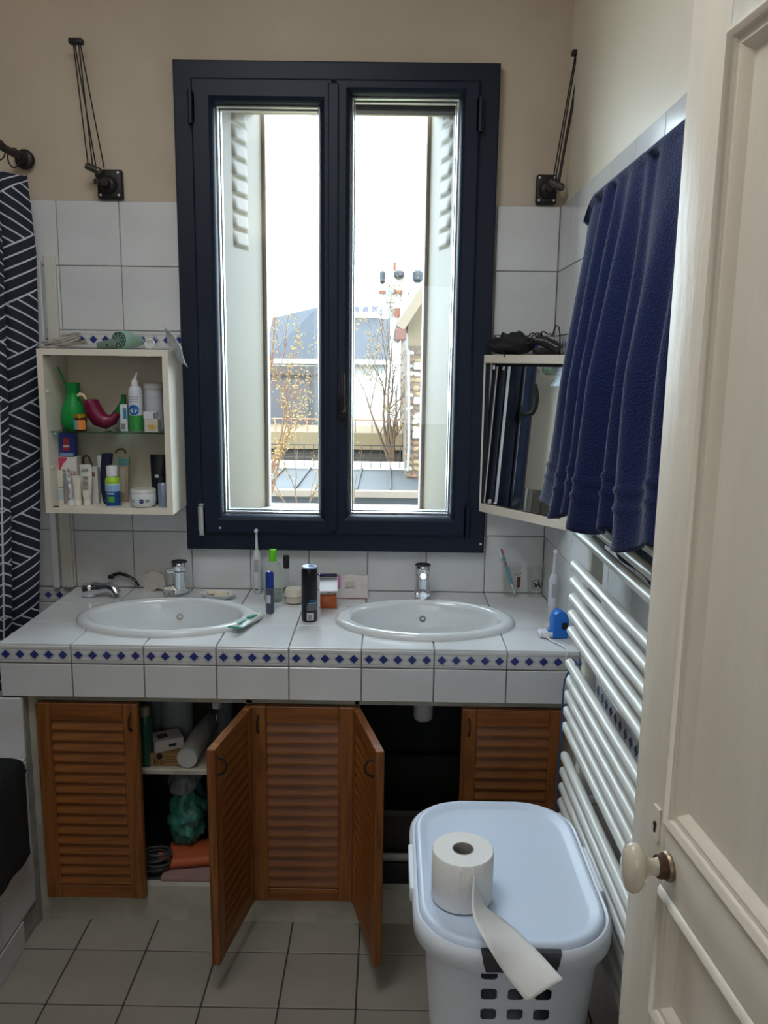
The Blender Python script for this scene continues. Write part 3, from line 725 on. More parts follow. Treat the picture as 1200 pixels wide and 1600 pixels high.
disc_decal(t, 'emblem_rim', r, 0, .067, .0175, col((215, 220, 225), .3), .0006, 24); disc_decal(t, 'round_emblem', r, 0, .067, .0162, col((20, 95, 170), .3), .0010, 24)
b = MB()
for sgn_ in (-1, 1):
    for q in range(3):
        a0 = radians(35+25*q); p0 = (sgn_*.003, .058); p1 = (sgn_*(.003+.0105*cos(a0)), .058+.013*sin(a0)+.002)
        b.cyl((r*sin(p0[0]/r)*1.06, -r*1.055, p0[1]), (r*sin(p1[0]/r)*1.06, -r*1.06*cos(p1[0]/r), p1[1]), .0009, n=4)
obj('emblem_strokes', b, col((215, 220, 225), .3), t, smooth=60)
for z, w_ in ((.107, .017), (.099, .014), (.092, .015)):
    band(t, 'print_line', r, z, z+.0022, F0-w_/r, F0+w_/r, col((150, 155, 175)))
t, s = put(-.075, 241, SH, 'white_tub', 'tall white lidded tub at the right end of the glass shelf', 'tub')
lat(t, 'tub_body', [(.029, 0), (.031, .002), (.031, .130)], col((200, 202, 206))); lat(t, 'lid', [(.033, .131), (.033, .147), (.030, .149)], col((205, 206, 208))); band(t, 'tub_label', .031, .05, .11, F0-.1, F0+1.1, col((190, 192, 200)))
t, s = put(-.150, 239, SH, 'tea_box', 'small box with yellow flower print, right end of the glass shelf', 'box')
bx(t, 'carton', -.021, .021, -.018, .018, .004, .040, col((205, 200, 190))); bx(t, 'dish_base', -.021, .021, -.017, .017, 0, .004, col((210, 205, 200)), 0)
b = MB()
for i in range(7): a = radians(20+i*22); b.cyl((.002, -.0187, .010), (.002+.015*cos(a), -.0187, .010+.017*sin(a)), .0022, .001, 5)
obj('yellow_flower_print', b, col((215, 175, 60)), t)
t, s = put(-.150, 236, SH+.0405, 'pill_carton', 'small white carton stacked on the flower print box', 'box')
bx(t, 'carton', -.020, .020, -.015, .015, 0, .022, col((212, 214, 220))); bx(t, 'side_print', .012, .019, -.0155, -.0149, .002, .020, col((110, 110, 120)), 0)
# -- cabinet floor
def carton(Y, px, name, label, hw, h, m, rz=0, dp=.018, cat='box', z0=FL):
    t, s = put(Y, px, z0, name, label, cat, rz); bx(t, 'carton', -hw, hw, -dp, dp, 0, h, m, .0007); return t, s
t, s = carton(-.105, 112, 'cosmetic_box', 'white and pink box standing behind the silver tube, left on the cabinet floor', .031, .150, col((214, 208, 200)), dp=.02)
bx(t, 'pink_print', -.0311, .0, -.0206, -.0199, .105, .149, col((190, 70, 95)), 0)
b = MB(); b.grid(lambda u, v: Vector((-.0311+.031*2*u, -.0209, .149-(.149-.09)*v*(1-u)**.5*1.0 - .002)), 10, 1); bmesh.ops.delete(b.bm, geom=b.bm.faces[:], context='FACES_ONLY'); 
b.rings([[Vector((x, y, z)) for x, z in [(-.004+.034*sin(a*pi/2/8)*1.0, .149-.055*(1-cos(a*pi/2/8))) for a in range(0)] or [(-.020, .112), (-.012, .128), (0, .140), (.014, .147), (.0308, .149), (.0308, .095), (-.02, .09)]] for y in (-.0212, -.0205)]); obj('white_arc_print', b, col((222, 218, 210)), t)
text('lettering', 'IOEX', .017, facing(.010, -.0216, .098), col((160, 50, 60)), t)
t, s = carton(-.105, 108, 'medicine_box', 'blue box with red print lying upright on top of the white and pink box', .023, .074, col((40, 52, 130)), cat='box', z0=FL+.1505, dp=.018)
t.scale = (1, 1, 1)
bx(t, 'red_print', -.010, .010, -.0186, -.0179, .020, .060, col((170, 45, 55)), 0); bx(t, 'white_print', -.009, .010, -.0190, -.0184, .030, .037, col((205, 190, 200)), 0); bx(t, 'pale_band', -.021, .021, -.0187, -.018, .002, .012, col((130, 150, 185)), 0)
t, s = carton(-.120, 98, 'lotion_box', 'slim white carton with a pale blue foot, leftmost on the cabinet floor', .012, .108, col((216, 212, 200)))
bx(t, 'blue_foot_print', -.0122, .0122, -.0184, -.0178, .012, .045, col((180, 196, 205)), 0); bx(t, 'black_line_print', -.0122, .0122, -.0186, -.0178, .053, .0545, col((60, 60, 65)), 0)
def tubeitem(Y, px, label, hw, h, m, capm, capr, caph, name='cream_tube', cat='tube', lean=0, rz=0):
    t, s = put(Y, px, FL, name, label, cat, rz)
    b = MB(); R_ = []
    for k in range(9):
        v = k/8; z = caph+(h-caph)*v; w_ = capr*.95+(hw-capr*.95)*min(1, v*1.5)**.6; d = capr*.95*(1-v)+.0008
        R_.append([Vector((w_*cos(2*pi*i/20), d*sin(2*pi*i/20), z)) for i in range(20)])
    b.rings(R_); obj('tube_body', b, m, t, smooth=50)
    b = MB(); b.box(-hw, hw, -.001, .001, h-.006, h+.002); obj('crimp', b, m, t)
    lat(t, 'cap', [(capr, 0), (capr, caph*.9), (capr*.9, caph)], capm, 18)
    t.rotation_euler = (0, lean, rz); return t, s
slv = mat('crumpled_silver_foil', (.60, .62, .64), .3, metal=.7, bump=.9, bscale=60)
t, s = tubeitem(-.168, 112, 'crumpled silver tube standing on its white cap, cabinet floor', .012, .116, slv, M['white'], .012, .018, lean=-.10)
t, s = tubeitem(-.150, 122, 'cream coloured flip cap tube between the silver tube and the lettered tube', .013, .092, col((218, 212, 196)), col((222, 218, 205)), .013, .018)
t, s = tubeitem(-.150, 137, 'white tube lettered SVR standing on its cap, cabinet floor', .0185, .128, col((220, 218, 208)), col((224, 220, 210)), .0125, .020)
text('lettering', 'SVR', .0135, facing(0, -.0075, .112), col((70, 70, 75)), t)
for z in (.092, .086, .078, .070, .062, .054): bx(t, 'print_line', -.009, .009, -.0105-.002*(z < .08), -.0030, z, z+.0012, col((170, 168, 160)), 0)
t, s = carton(-.110, 152, 'serum_box', 'slim pale grey carton between the lettered tube and the navy pouch', .0105, .118, col((205, 203, 198)), dp=.015)
bx(t, 'print_block', -.010, .002, -.0155, -.0149, .088, .102, col((140, 90, 90)), 0)
t, s = put(-.050, 141, FL, 'hair_band', 'brown looped hair band end peeking out behind the lettered tube', 'hair band')
b = MB(); b.tube([(.012, 0, .004), (.014, 0, .06), (.010, 0, .12), (.002, 0, .143), (-.008, 0, .147), (-.016, 0, .138), (-.020, 0, .10), (-.018, 0, .004)], .0035, 8); obj('elastic_band', b, col((110, 75, 60), .7), t, smooth=60)
t, s = put(-.085, 172, FL, 'travel_pouch', 'white and navy soft pouch standing behind the green bottle', 'pouch')
b = MB(); b.rings([[Vector((-.026+.004*sin(z*30), -.012*k_-.003, z)) for k_ in (0, 1)] + [Vector((-.006+.008*(z/.15), -.012*k_-.004, z)) for k_ in (1, 0)] for z in (0, .04, .08, .12, .152)]); obj('white_side', b, col((205, 207, 212)), t, smooth=60)
b = MB(); R_ = []
for k in range(9):
    v = k/8; z = .004+.155*v; w0 = -.018+.012*sin(v*pi+.3)*-.6; R_.append([Vector((w0+.036*(.5+.5*cos(2*pi*i/16)), -.010+.014*sin(2*pi*i/16), z)) for i in range(16)])
b.rings(R_); obj('navy_side', b, col((26, 32, 62), .6), t, smooth=60)
b = MB(); b.cyl((-.008, -.035, .008), (.012, -.030, .008), .009, n=12); obj('black_clip', b, M['black'], t)
t, s = put(-.080, 192, FL, 'toothpaste_tube', 'beige tube with a teal top band leaning at the cabinet back', 'tube')
b = MB(); b.box(-.016, .018, -.006, .006, 0, .150, .003, 2); obj('tube_body', b, col((165, 148, 125)), t); b = MB(); b.box(-.0165, .0185, -.0065, .0065, .118, .146, .003, 2); obj('teal_band', b, col((100, 150, 150)), t); b = MB(); b.box(-.008, .008, -.0072, -.006, .03, .112); obj('print_strip', b, col((185, 175, 158)), t)
t.rotation_euler = (0, .06, 0)
b = MB(); pts = [(-.012+.016*sin(a)*1.0, .008, .158+.014*cos(a)) for a in [i*pi/8-pi/2 for i in range(9)]]; b.tube(pts, .0035, 8); o = obj('brown_loop', b, col((110, 80, 60), .7), t)
t, s = put(-.165, 177.5, FL, 'shampoo_bottle', 'small blue and lime green bottle with a white cap, front of the cabinet floor', 'bottle')
r = .0225
lat(t, 'bottle_body', [(r-.003, 0), (r, .003), (r, .080), (r*.85, .092), (r*.6, .097)], col((215, 228, 240), .3), 28); band(t, 'blue_label', r, .004, .050, 0, 2*pi, col((30, 75, 140), .3), 28); band(t, 'lime_shoulder', r, .074, .081, 0, 2*pi, col((165, 205, 60), .3), 28)
lat(t, 'lime_neck', [(r+.0004, .081), (r*.86+.0004, .0925), (r*.6, .0975)], col((165, 205, 60), .3), 28)
lat(t, 'cap', [(.0175, .097), (.0175, .126), (.0155, .129)], M['white'], 24); band(t, 'pale_blue_cloud', r, .050, .070, F0-1.2, F0+1.2, col((150, 185, 225), .3), 20, off=.0006); band(t, 'green_leaf_print', r, .016, .034, F0-.45, F0+.45, col((90, 170, 70), .3), 12, off=.0008); band(t, 'white_lettering_band', r, .041, .045, F0-.5, F0+.5, col((210, 220, 235), .3), 12, off=.0008)
t, s = put(-.160, 224.5, FL, 'cream_jar', 'low white cream jar with a navy round emblem, front right of the cabinet', 'jar')
r = .0405
lat(t, 'jar_body', [(r*.72, 0), (r*.86, .003), (r, .014), (r, .040), (r*.97, .045)], col((225, 228, 230), .25), 36); lat(t, 'jar_lid', [(r*.99, .0455), (r*.98, .054), (r*.93, .0565), (.001, .055)], col((214, 212, 208), .3), 36)
disc_decal(t, 'navy_emblem', r, .006, .022, .0072, col((18, 32, 90), .3))
text('lettering', 'NIVEA', .0042, facing(.006, -r-.0009, .022, rz=.0), M['white'], t, depth=.0002)
band(t, 'pale_blue_print', r, .016, .026, F0-.75, F0-.42, col((150, 190, 215))); band(t, 'grey_leaf_print', r, .018, .027, F0+.42, F0+.75, col((130, 150, 140)))
t, s = put(-.090, 249, FL, 'toiletry_sachet', 'tall black pouch at the right end of the cabinet floor', 'pouch')
b = MB(); R_ = [[Vector((w_*cos(2*pi*i/16), d*sin(2*pi*i/16), z)) for i in range(16)] for z, w_, d in ((0, .020, .018), (.03, .022, .020), (.09, .0235, .016), (.14, .0245, .008), (.158, .0245, .002))]
b.rings(R_); obj('pouch_body', b, col((20, 22, 32), .45), t, smooth=60); bx(t, 'pale_print', -.006, .006, -.0205, -.017, .085, .095, col((190, 195, 200)), 0)
t, s = put(-.160, 256, FL, 'deodorant_stick', 'grey blue small can in front of the black pouch', 'spray can')
lat(t, 'can', [(.0155, 0), (.0165, .002), (.0165, .072), (.014, .076)], col((150, 165, 190), .3, metal=.4)); b = MB(); b.sphere((-.006, -.004, .083), .010, 10, sc=(.7, .7, 1.3)); obj('plastic_wrap', b, M['cglass'], t)

# -- on top of the cabinet
TP = CZ1+.0006
t, s = put(-.135, 198, TP, 'hair_dryer', 'mint green hair dryer lying on top of the open cabinet', 'hair dryer')
mint = mat('mint_plastic', lin((150, 185, 172)), .35); pl = AY(-.11, 182, 545)
b = MB(); R0_ = .0285; b.lathe([(.0255, -.006), (.0285, -.001), (.0290, .012), (.0285, .040), (.024, .062), (.019, .078), (.0165, .092), (.0155, .092), (.014, .07)], (0, 0, 0), 28, axis='X', M_=Matrix.Translation((-.018, 0, .030)) @ Matrix.Rotation(radians(70), 4, 'Z')); obj('barrel', b, mint, t, smooth=50)
Mg = Matrix.Translation((-.018, 0, .030)) @ Matrix.Rotation(radians(70), 4, 'Z')
b = MB(); b.lathe([(.0252, -.0065), (.024, -.010), (.001, -.011)], (0, 0, 0), 28, axis='X', M_=Mg, cap=False); obj('intake_dome', b, M['black'], t, smooth=50)
b = MB()
for rr_ in (.024, .019, .014, .009, .004):
    pts = [Mg @ Vector((-.0115-.001*(1-rr_/.024), rr_*cos(a), rr_*sin(a))) for a in [i*2*pi/24 for i in range(25)]]; b.tube(pts, .0007, 5)
for k in range(8):
    a = k*pi/4; b.cyl(Mg @ Vector((-.0125, .003*cos(a), .003*sin(a))), Mg @ Vector((-.0115, .024*cos(a), .024*sin(a))), .0009, n=5)
obj('intake_grille', b, mint, t, smooth=60)
b = MB(); b.tube([(-.022, .012, .024), (-.045, .008, .018), (-.075, .004, .013), (-.092, .002, .012)], [.017, .016, .013, .010], 16); obj('folded_grip', b, mat('grey_green_plastic', lin((105, 122, 112)), .4), t, smooth=60)
b = MB(); b.cyl((-.058, -.0115, .014), (-.058, -.008, .014), .003, n=10); obj('screw', b, M['black'], t)
t, s = put(-.100, 100, TP, 'power_cord', 'pale grey hair dryer cord bundled on the left of the cabinet top', 'cord')
b = MB(); random.seed(3)
pts = []
for i in range(90):
    u = i/89; pts.append((.115*cos(u*2*pi*4.3)*(1-.35*u)+.006*sin(i*.9), -.01+.045*sin(u*2*pi*4.3+.5*sin(u*9)), .006+.026*u+.011*sin(u*27+1)))
pts = [(a_*.62, b_, max(c_*1.25-.002, .005)) for a_, b_, c_ in pts]; b.tube(pts, .0031, 7); obj('cord', b, col((165, 160, 150), .5), t, smooth=60)
b = MB(); b.box(-.012, .012, -.05, -.03, 0.001, .018, .004, 2); obj('plug', b, col((150, 145, 138)), t)
t, s = put(-.110, 237, TP, 'tape_roll', 'clear crumpled wrap with a white ring beside the hair dryer', 'wrap')
b = MB(); pts = [(.013*cos(a), -.018+.003*sin(3*a), .020+.013*sin(a)) for a in [i*2*pi/20 for i in range(21)]]; b.tube(pts, .0035, 8); obj('white_ring', b, M['white'], t)
b = MB(); b.sphere((0, 0, .020), .024, 16, sc=(1.15, .9, .82))
for v in b.bm.verts: v.co *= 1+.12*sin(v.co.x*400+v.co.z*300)*sin(v.co.y*350)
obj('clear_wrap', b, M['cglass'], t, smooth=30); t.name = 'plastic_wrap_ball'
# plastic sleeve leaning over the right corner
t = thing('plastic_sleeve', 'shiny white plastic bag flopped over the right corner of the cabinet', 'plastic bag', (CX1, -.10, CZ1))
pa, pb_, pc, pd = AY(-.14, 256, 513), AY(-.14, 266, 515), AY(-.16, 298, 578), AY(-.16, 280, 560)
def fs(u, v):
    q0 = AY(-.12, 258, 513); q1 = AY(-.17, 268, 546); q2 = AY(-.14, 291, 572)
    P0 = q0.lerp(q1, v).lerp(q1.lerp(q2, v), v)
    wdt = .010+.062*sin(pi*min(v*1.05, 1))**.7*1.0 + (.012 if v > .8 else 0)*(v-.8)*5
    return P0 + Vector((.80, -.25, .50)).normalized()*(wdt*.75*(u-.4)) + Vector((.002*sin(u*22+v*18), .003*sin(v*37+u*9), 0)) + Vector((0, -.07*(u-.5), 0))
b = MB(); b.grid(fs, 14, 22); obj('film', b, mat('glossy_white_film', (.62, .68, .74), .15, coat=.6, bump=.5, bscale=70), t, smooth=50, world=True, solid=.0015)

# ================================================================= CORNER MIRROR CABINET (right)
A = Vector((-.243, -.012, 0)); B = Vector((-.004, -.335, 0)); mz0, mz1 = 1.156, 1.668
mc = thing('corner_mirror_cabinet', 'cream corner cabinet with a mirror door set diagonally right of the window', 'cabinet', (-.08, -.05, mz0))
poly = [(A.x, -.002), (-.002, -.002), (-.002, B.y), (A.x, A.y)]
def prismz(pts, z0, z1): b = MB(); b.prism(pts, z0, z1, 'Z'); return b
obj('bottom_panel', prismz([(A.x, -.002), (-.002, -.002), (-.002, B.y+.003), (A.x, A.y)], mz0, mz0+.018), M['cream'], mc, world=True, smooth=None)
obj('top_panel', prismz([(A.x, -.002), (-.002, -.002), (-.002, B.y+.003), (A.x, A.y)], mz1-.018, mz1), M['cream'], mc, world=True, smooth=None)
dv = (B-A); ML = dv.length; ma = atan2(dv.y, dv.x)
ff = bpy.data.objects.new('mirror_frame', None)
b = MB(); b.framesweep(0, ML, 0, mz1-mz0, [(0, .038), (0, 0), (.026, 0), (.026, .038)])
mf = obj('mirror_frame', b, M['cream'], mc, smooth=30); mf.location = A+Vector((0, 0, mz0))-mc.location; mf.rotation_euler = (0, 0, ma)
b = MB(); b.box(.027, ML-.027, .010, .013, .030, mz1-mz0-.035, 0); mi_ = obj('mirror_glass', b, M['mirror'], mf, smooth=None); mi_.rotation_euler = (radians(-2.4), 0, 0)
b = MB(); b.box(.026, ML-.026, .034, .037, .020, mz1-mz0-.020); obj('dark_backing', b, M['black'], mf, smooth=None)
for x, z in ((.055, mz1-mz0-.046), (.055, .030)): b = MB(); b.box(x, x+.008, .006, .011, z, z+.014, .001); obj('mirror_clip', b, M['alu'], mf)
# black bag and clipper on top
TR = mz1+.0006
t = thing('wash_bag', 'black fabric wash bag slumped on top of the mirror cabinet', 'bag', (-.150, -.075, TR))
b = MB(); b.sphere((0, 0, .034), .034, 32, sc=(2.25, .85, 1.05))
for v in b.bm.verts:
    c_ = v.co; k = 1+.10*sin(c_.x*90)*sin(c_.y*70+1)+.07*sin(c_.z*160+c_.x*50)+.05*sin(c_.x*210+c_.z*120); c_.y *= k; c_.z = max(0.0006, c_.z*(1.04 if c_.x > -.03 else .78)*k)
obj('bag_body', b, mat('black_nylon', (.012, .012, .016), .7, bump=.5, bscale=40), t, smooth=70)
t.rotation_euler = (0, 0, radians(-14))
b = MB(); b.tube([(-.05, -.02, .03), (-.058, -.03, .05), (-.05, -.03, .058), (-.044, -.028, .045)], .002, 6); obj('drawstring', b, M['black'], t); b = MB(); b.tube([(-.025, -.03, .010), (-.018, -.040, .004), (-.016, -.046, -.006)], .002, 6); t2 = obj('pull_cord', b, M['black'], t)
t = thing('hair_clipper', 'black hair clipper lying in its cord on the mirror cabinet', 'hair clipper', (-.042, -.145, TR))
b = MB(); b.tube([(-.040, .012, .044), (-.015, .004, .040), (.012, -.006, .028), (.030, -.012, .016)], [.013, .017, .016, .012], 16, flat=1.2); obj('clipper_body', b, mat('dark_gunmetal_plastic', (.03, .03, .036), .3), t, smooth=60)
b = MB(); b.cyl((-.026, -.018, .046), (.018, -.030, .024), .0016, n=6); obj('chrome_strip', b, M['chrome'], t)
b = MB(); b.box(-.048, .034, -.006, .034, .0006, .022, .006, 2); obj('charging_stand', b, M['black'], t)
t = thing('power_cord', 'tangled black cord looping above the hair clipper', 'cord', (-.05, -.10, TR))
pts = [(-.050+.018*cos(i*.55)+.0012*i, -.03-.001*i*0+.012*sin(i*.4), .050+.017*sin(i*.71)) for i in range(26)]
pts += [(-.018+.004*i, -.04, .070-.001*i+.002*sin(i)) for i in range(8)] + [(.014, -.045, .055), (.018, -.05, .075), (.024, -.05, .090), (.032, -.05, .085), (.036, -.052, .060), (.037, -.055, .03), (.03, -.055, .004)]
b = MB(); b.tube(pts, .0022, 6); obj('cord', b, M['black'], t, smooth=60)

# ================================================================= COUNTER ITEMS
CTZ = ZC+.0006
def stand(px, py, rpx, name, label, cat, rz=0):
    p = AZ(ZC, px, py); s = scl(p); r = rpx*s; return thing(name, label, cat, (p.x, p.y+r, CTZ), rz), r, s
def HZ(t, px, py): return AY(t.location.y, px, py).z - t.location.z
def ebrush(t, H, hb, r):
    w_ = col((205, 208, 212), .35)
    lat(t, 'handle', [(r*.8, 0), (r, .004), (r*1.05, hb*.35), (r*.98, hb*.9), (r*.7, hb), (r*.42, hb+.003)], w_, 20, smooth=60)
    b = MB(); b.box(-r*.45, r*.45, -r*1.07, -r*.8, hb*.52, hb*.82, .003, 2); obj('grip_pad', b, col((168, 172, 176)), t)
    b = MB(); b.box(-r*.4, r*.4, -r*1.06, -r*.8, hb*.10, hb*.13, .0005); obj('indicator', b, col((70, 72, 76)), t)
    b = MB(); b.tube([(0, 0, hb+.003), (0, 0, hb+.02), (0, 0, H-.018), (0, -.001, H-.008)], [r*.42, r*.36, r*.26, r*.3], 12); nk = obj('brush_neck', b, w_, t, smooth=60)
    b = MB(); b.lathe([(.0062, 0), (.0066, .003), (.0066, .009), (.0058, .0105)], (0, 0, 0), 16, axis='Y', M_=Matrix.Translation((0, -.010, H-.006))); obj('brush_head', b, w_, t)
    b = MB(); b.lathe([(.0050, -.0035), (.0052, 0)], (0, 0, 0), 14, axis='Y', M_=Matrix.Translation((0, -.010, H-.006))); obj('bristles', b, col((225, 235, 245)), nk)
t, r, s = stand(401, 929, 7, 'electric_toothbrush', 'white electric toothbrush standing left of the clear green-capped bottle', 'toothbrush')
ebrush(t, HZ(t, 401, 826), HZ(t, 401, 861), .0135)
t, r, s = stand(425, 943, 15, 'micellar_bottle', 'clear plastic bottle with a bright green cap between the washbasins', 'bottle')
H = HZ(t, 425, 858); hs_ = HZ(t, 425, 876)
lat(t, 'bottle_shell', [(r*.94, 0), (r, .004), (r*1.02, hs_*.55), (r*.95, hs_*.78), (r*.72, hs_*.93), (r*.40, hs_)], M['bglass'], 28, smooth=60)
b = MB(); b.lathe([(r*.92, .002), (r*.96, .006), (r*.97, hs_*.26), (.001, hs_*.26)], (0, 0, 0), 28); obj('liquid', b, glassmat('clear_liquid', (.80, .86, .86), .05), t)
lat(t, 'green_cap', [(.0125, hs_), (.0125, H-.006), (.0105, H-.001), (.003, H)], col((105, 205, 40), .35), 24)
t, r, s = stand(421, 960, 6.5, 'pump_spray', 'slim blue and grey spray tube in front of the clear bottle', 'spray tube')
H = HZ(t, 421, 893); lat(t, 'tube_body', [(r*.85, 0), (r, .004), (r, H*.62)], col((88, 92, 112), .3, metal=.4), 20, smooth=50); lat(t, 'blue_cap', [(r*1.0, H*.62), (r*1.0, H*.94), (r*.8, H), (r*.3, H*.985)], col((28, 52, 140), .25), 20, smooth=50)
band(t, 'barcode_label', r, H*.26, H*.46, F0-.9, F0+.3, col((190, 192, 200)))
t, r, s = stand(447, 934, 5, 'nail_polish_bottle', 'thin clear vial with a tall black cap behind the clear bottle', 'bottle')
H = HZ(t, 447, 868); lat(t, 'vial', [(r, 0), (r, H*.62), (r*.6, H*.70)], M['bglass'], 18); lat(t, 'amber_liquid', [(r*.9, .002), (r*.9, H*.22), (.001, H*.22)], mat('amber_liquid', lin((170, 150, 90)), .2, trans=.6), 18); lat(t, 'black_cap', [(r*1.0, H*.70), (r*1.0, H*.985), (r*.85, H)], M['black'], 18)
t, r, s = stand(458, 946, 15.5, 'denture_case', 'round cream plastic case with a clam lid left of the black can', 'case')
H = HZ(t, 457, 918); cm_ = col((214, 206, 192), .35)
lat(t, 'case_base', [(r*.7, 0), (r*.95, .004), (r*1.02, H*.48)], cm_, 28, smooth=50); lat(t, 'case_lid', [(r*1.04, H*.52), (r*.98, H*.80), (r*.82, H*.97), (.001, H)], cm_, 28, smooth=50); lat(t, 'rim', [(r*1.07, H*.46), (r*1.07, H*.53)], col((170, 160, 145)), 28)
t, r, s = stand(482.5, 973, 12.6, 'deodorant_can', 'black aerosol deodorant can with blue print standing between the washbasins', 'spray can')
H = HZ(t, 482, 883)
lat(t, 'can', [(r*.93, 0), (r*.99, .003), (r, .008), (r, H*.86), (r*.97, H*.93), (r*.90, H*.96)], col((12, 14, 20), .28), 32, smooth=50)
lat(t, 'cap', [(r*.92, H*.955), (r*.90, H*.985), (.001, H*.985)], col((150, 168, 205), .35), 32); b = MB(); b.prism([(-.004, H*.985), (.016, H*.985), (.016, H*.995), (.004, H*1.012)], -.008, .008, 'Y'); obj('spray_button', b, col((150, 168, 205), .35), t)
band(t, 'white_barcode_label', r, .006, .030, F0-.25, F0+.65, col((205, 206, 210))); band(t, 'grey_text_panel', r, .036, .056, F0-.25, F0+1.2, col((95, 97, 105)))
for k in range(7): band(t, 'barcode_bar', r, .010+.0022*k, .0112+.0022*k, F0-.12, F0+.4, col((70, 70, 75)), off=.0007)
band(t, 'blue_emblem', r, .045, .058, F0-1.5, F0-.85, col((20, 95, 140))); band(t, 'blue_stroke', r, .064, .069, F0+.1, F0+1.3, col((30, 90, 140))); band(t, 'blue_wordmark', r, .057, .061, F0-.1, F0+1.1, col((120, 150, 190)))
t, r, s = stand(512, 954, 14.3, 'perfume_bottle', 'square perfume bottle of amber liquid with a chrome cap', 'perfume bottle', radians(6))
H = HZ(t, 512, 897); h1 = H*.50; w_ = r
bx(t, 'glass_body', -w_, w_, -w_*.8, w_*.8, 0, h1, M['cglass'], .003); bx(t, 'perfume', -w_*.9, w_*.9, -w_*.7, w_*.7, .004, h1*.78, mat('amber_perfume', lin((215, 105, 45)), .1, trans=.5, ior=1.35), .002)
bx(t, 'cap_collar', -w_*.55, w_*.55, -w_*.5, w_*.5, h1, h1+.004, M['chrome'], .001); bx(t, 'chrome_cap', -w_*1.0, w_*1.0, -w_*.8, w_*.8, h1+.004, H*.96, M['chrome'], .0015); bx(t, 'cap_well', -w_*.86, w_*.86, -w_*.66, w_*.66, H*.962, H*.972, col((30, 35, 60), .3), .001)
b = MB(); b.tube([(0, 0, h1), (.001, 0, h1*.5), (-.006, 0, .006)], .0012, 6); obj('dip_tube', b, col((120, 50, 20)), t)
b = MB(); b.sphere((-w_*.9, 0, H*.99), .008, 10, sc=(1.2, 1, .5)); obj('cap_emblem', b, col((40, 50, 100), .2, metal=.6), t)
t, r, s = stand(548, 934, 0, 'wipes_packet', 'crumpled white packet with a pink tab behind the perfume bottle', 'packet')
bw = 27*s; H = HZ(t, 548, 898)
b = MB(); R_ = []
for k in range(7):
    v = k/6; R_.append([Vector((bw*(-1+2*i/7)*(1-.03*v), -.011*(1-v*.7)+.0015*sin(i*2+k), H*v*(1-.04*sin(i*1.3)))) for i in range(8)] + [Vector((bw*(1-2*i/7)*(1-.03*v), .012*(1-v*.7), H*v*(1-.04*sin((7-i)*1.3)))) for i in range(8)])
b.rings(R_); obj('packet_body', b, col((214, 208, 205), .5, bump=.3, bscale=40), t, smooth=50); bx(t, 'pink_tab', -bw*.80, -bw*.60, -.0135, -.006, H*.45, H*.98, col((205, 120, 170)), .001); bx(t, 'print_patch', -bw*.3, bw*.2, -.0125, -.006, H*.5, H*.75, col((206, 194, 186)), .0005)
bx(t, 'red_edge_line', -bw*.96, bw*.9, -.0138, -.008, .001, .0025, col((170, 90, 100)), 0)
# toothpaste tube lying
a_, b_ = AZ(ZC+.012, 366, 985), AZ(ZC+.012, 408, 960); d = b_-a_; L = d.length
t = thing('toothpaste_tube', 'white and green toothpaste tube lying on the rim of the left washbasin', 'tube', (a_.x, a_.y, ZC+.020), atan2(d.y, d.x))
t.rotation_euler = (0, radians(4), atan2(d.y, d.x))
b = MB(); R_ = []
for k in range(9):
    v = k/8; w_ = .020-.007*v; dd = .0012+.009*min(1, v*1.3); R_.append([Vector((.008+(L-.03)*v, w_*cos(2*pi*i/18), dd*sin(2*pi*i/18)+dd*.2)) for i in range(18)])
b.rings(R_); obj('tube_body', b, col((215, 222, 220), .35), t, smooth=60)
b = MB(); b.cyl((L-.023, 0, .003), (L-.002, 0, .003), .0095, .008, 16); obj('cap', b, col((225, 228, 228), .3), t, smooth=50)
b = MB(); b.box(0, .012, -.021, .021, -.001, .0018); obj('green_crimp', b, col((20, 140, 110), .35), t)
b = MB(); b.grid(lambda u, v: Vector((L*.48+L*.26*u, (-.010+.016*v), .0125+.0006-.20*(v-.4)**2*.02)), 6, 4); obj('green_print', b, col((20, 150, 110), .35), t, solid=.0012)
b = MB(); b.box(L*.12, L*.42, -.004, .004, .0085, .0105); obj('teal_lettering_patch', b, col((130, 200, 185)), t)
# soap dish
t, r, s = stand(335, 943, 27, 'soap_dish', 'white oval soap dish behind the left washbasin', 'soap dish')
lat(t, 'dish', [(r*.55, 0), (r*.8, .004), (r*1.05, .018), (r*1.02, .0195), (r*.78, .009), (r*.5, .006), (.001, .006)], M['white'], 32, sy=.62, smooth=60)
dz = CTZ; dl = t.location.copy()
for (ox, oy, rz, lb) in ((-.018, 0, .5, 'cream soap bar, left one in the soap dish, tilted on the other'), (.012, 0, -.05, 'cream soap bar, right one in the soap dish')):
    q = thing('soap_bar', lb, 'soap', (dl.x+ox, dl.y+oy, dz+(.018 if ox < 0 else .012)), rz, 'soap bars in the dish')
    b = MB(); b.box(-.021, .021, -.014, .014, 0, .009, .0028, 2, M_=Matrix.Rotation(.12 if ox < 0 else 0, 4, 'Y')); obj('bar', b, col((228, 214, 190), .5), q)
# sponge/cloth leaning on the wall
t, r, s = stand(242, 925, 0, 'pumice_sponge', 'off white sponge leaning on the wall behind the left faucet', 'sponge')
t.location.y = -.035
H = HZ(t, 240, 893); b = MB(); pr = [(-.040, 0), (-.040, H*.88), (-.030, H*.9), (-.018, H*1.0), (.004, H*.98), (.014, H*.88), (.030, H*.84), (.034, H*.2), (.022, H*.10), (.004, H*.16), (-.008, 0.0)]
b.prism(pr, -.010, .012, 'Y'); obj('sponge_body', b, col((196, 190, 182), .9, bump=.8, bscale=45), t, smooth=40)
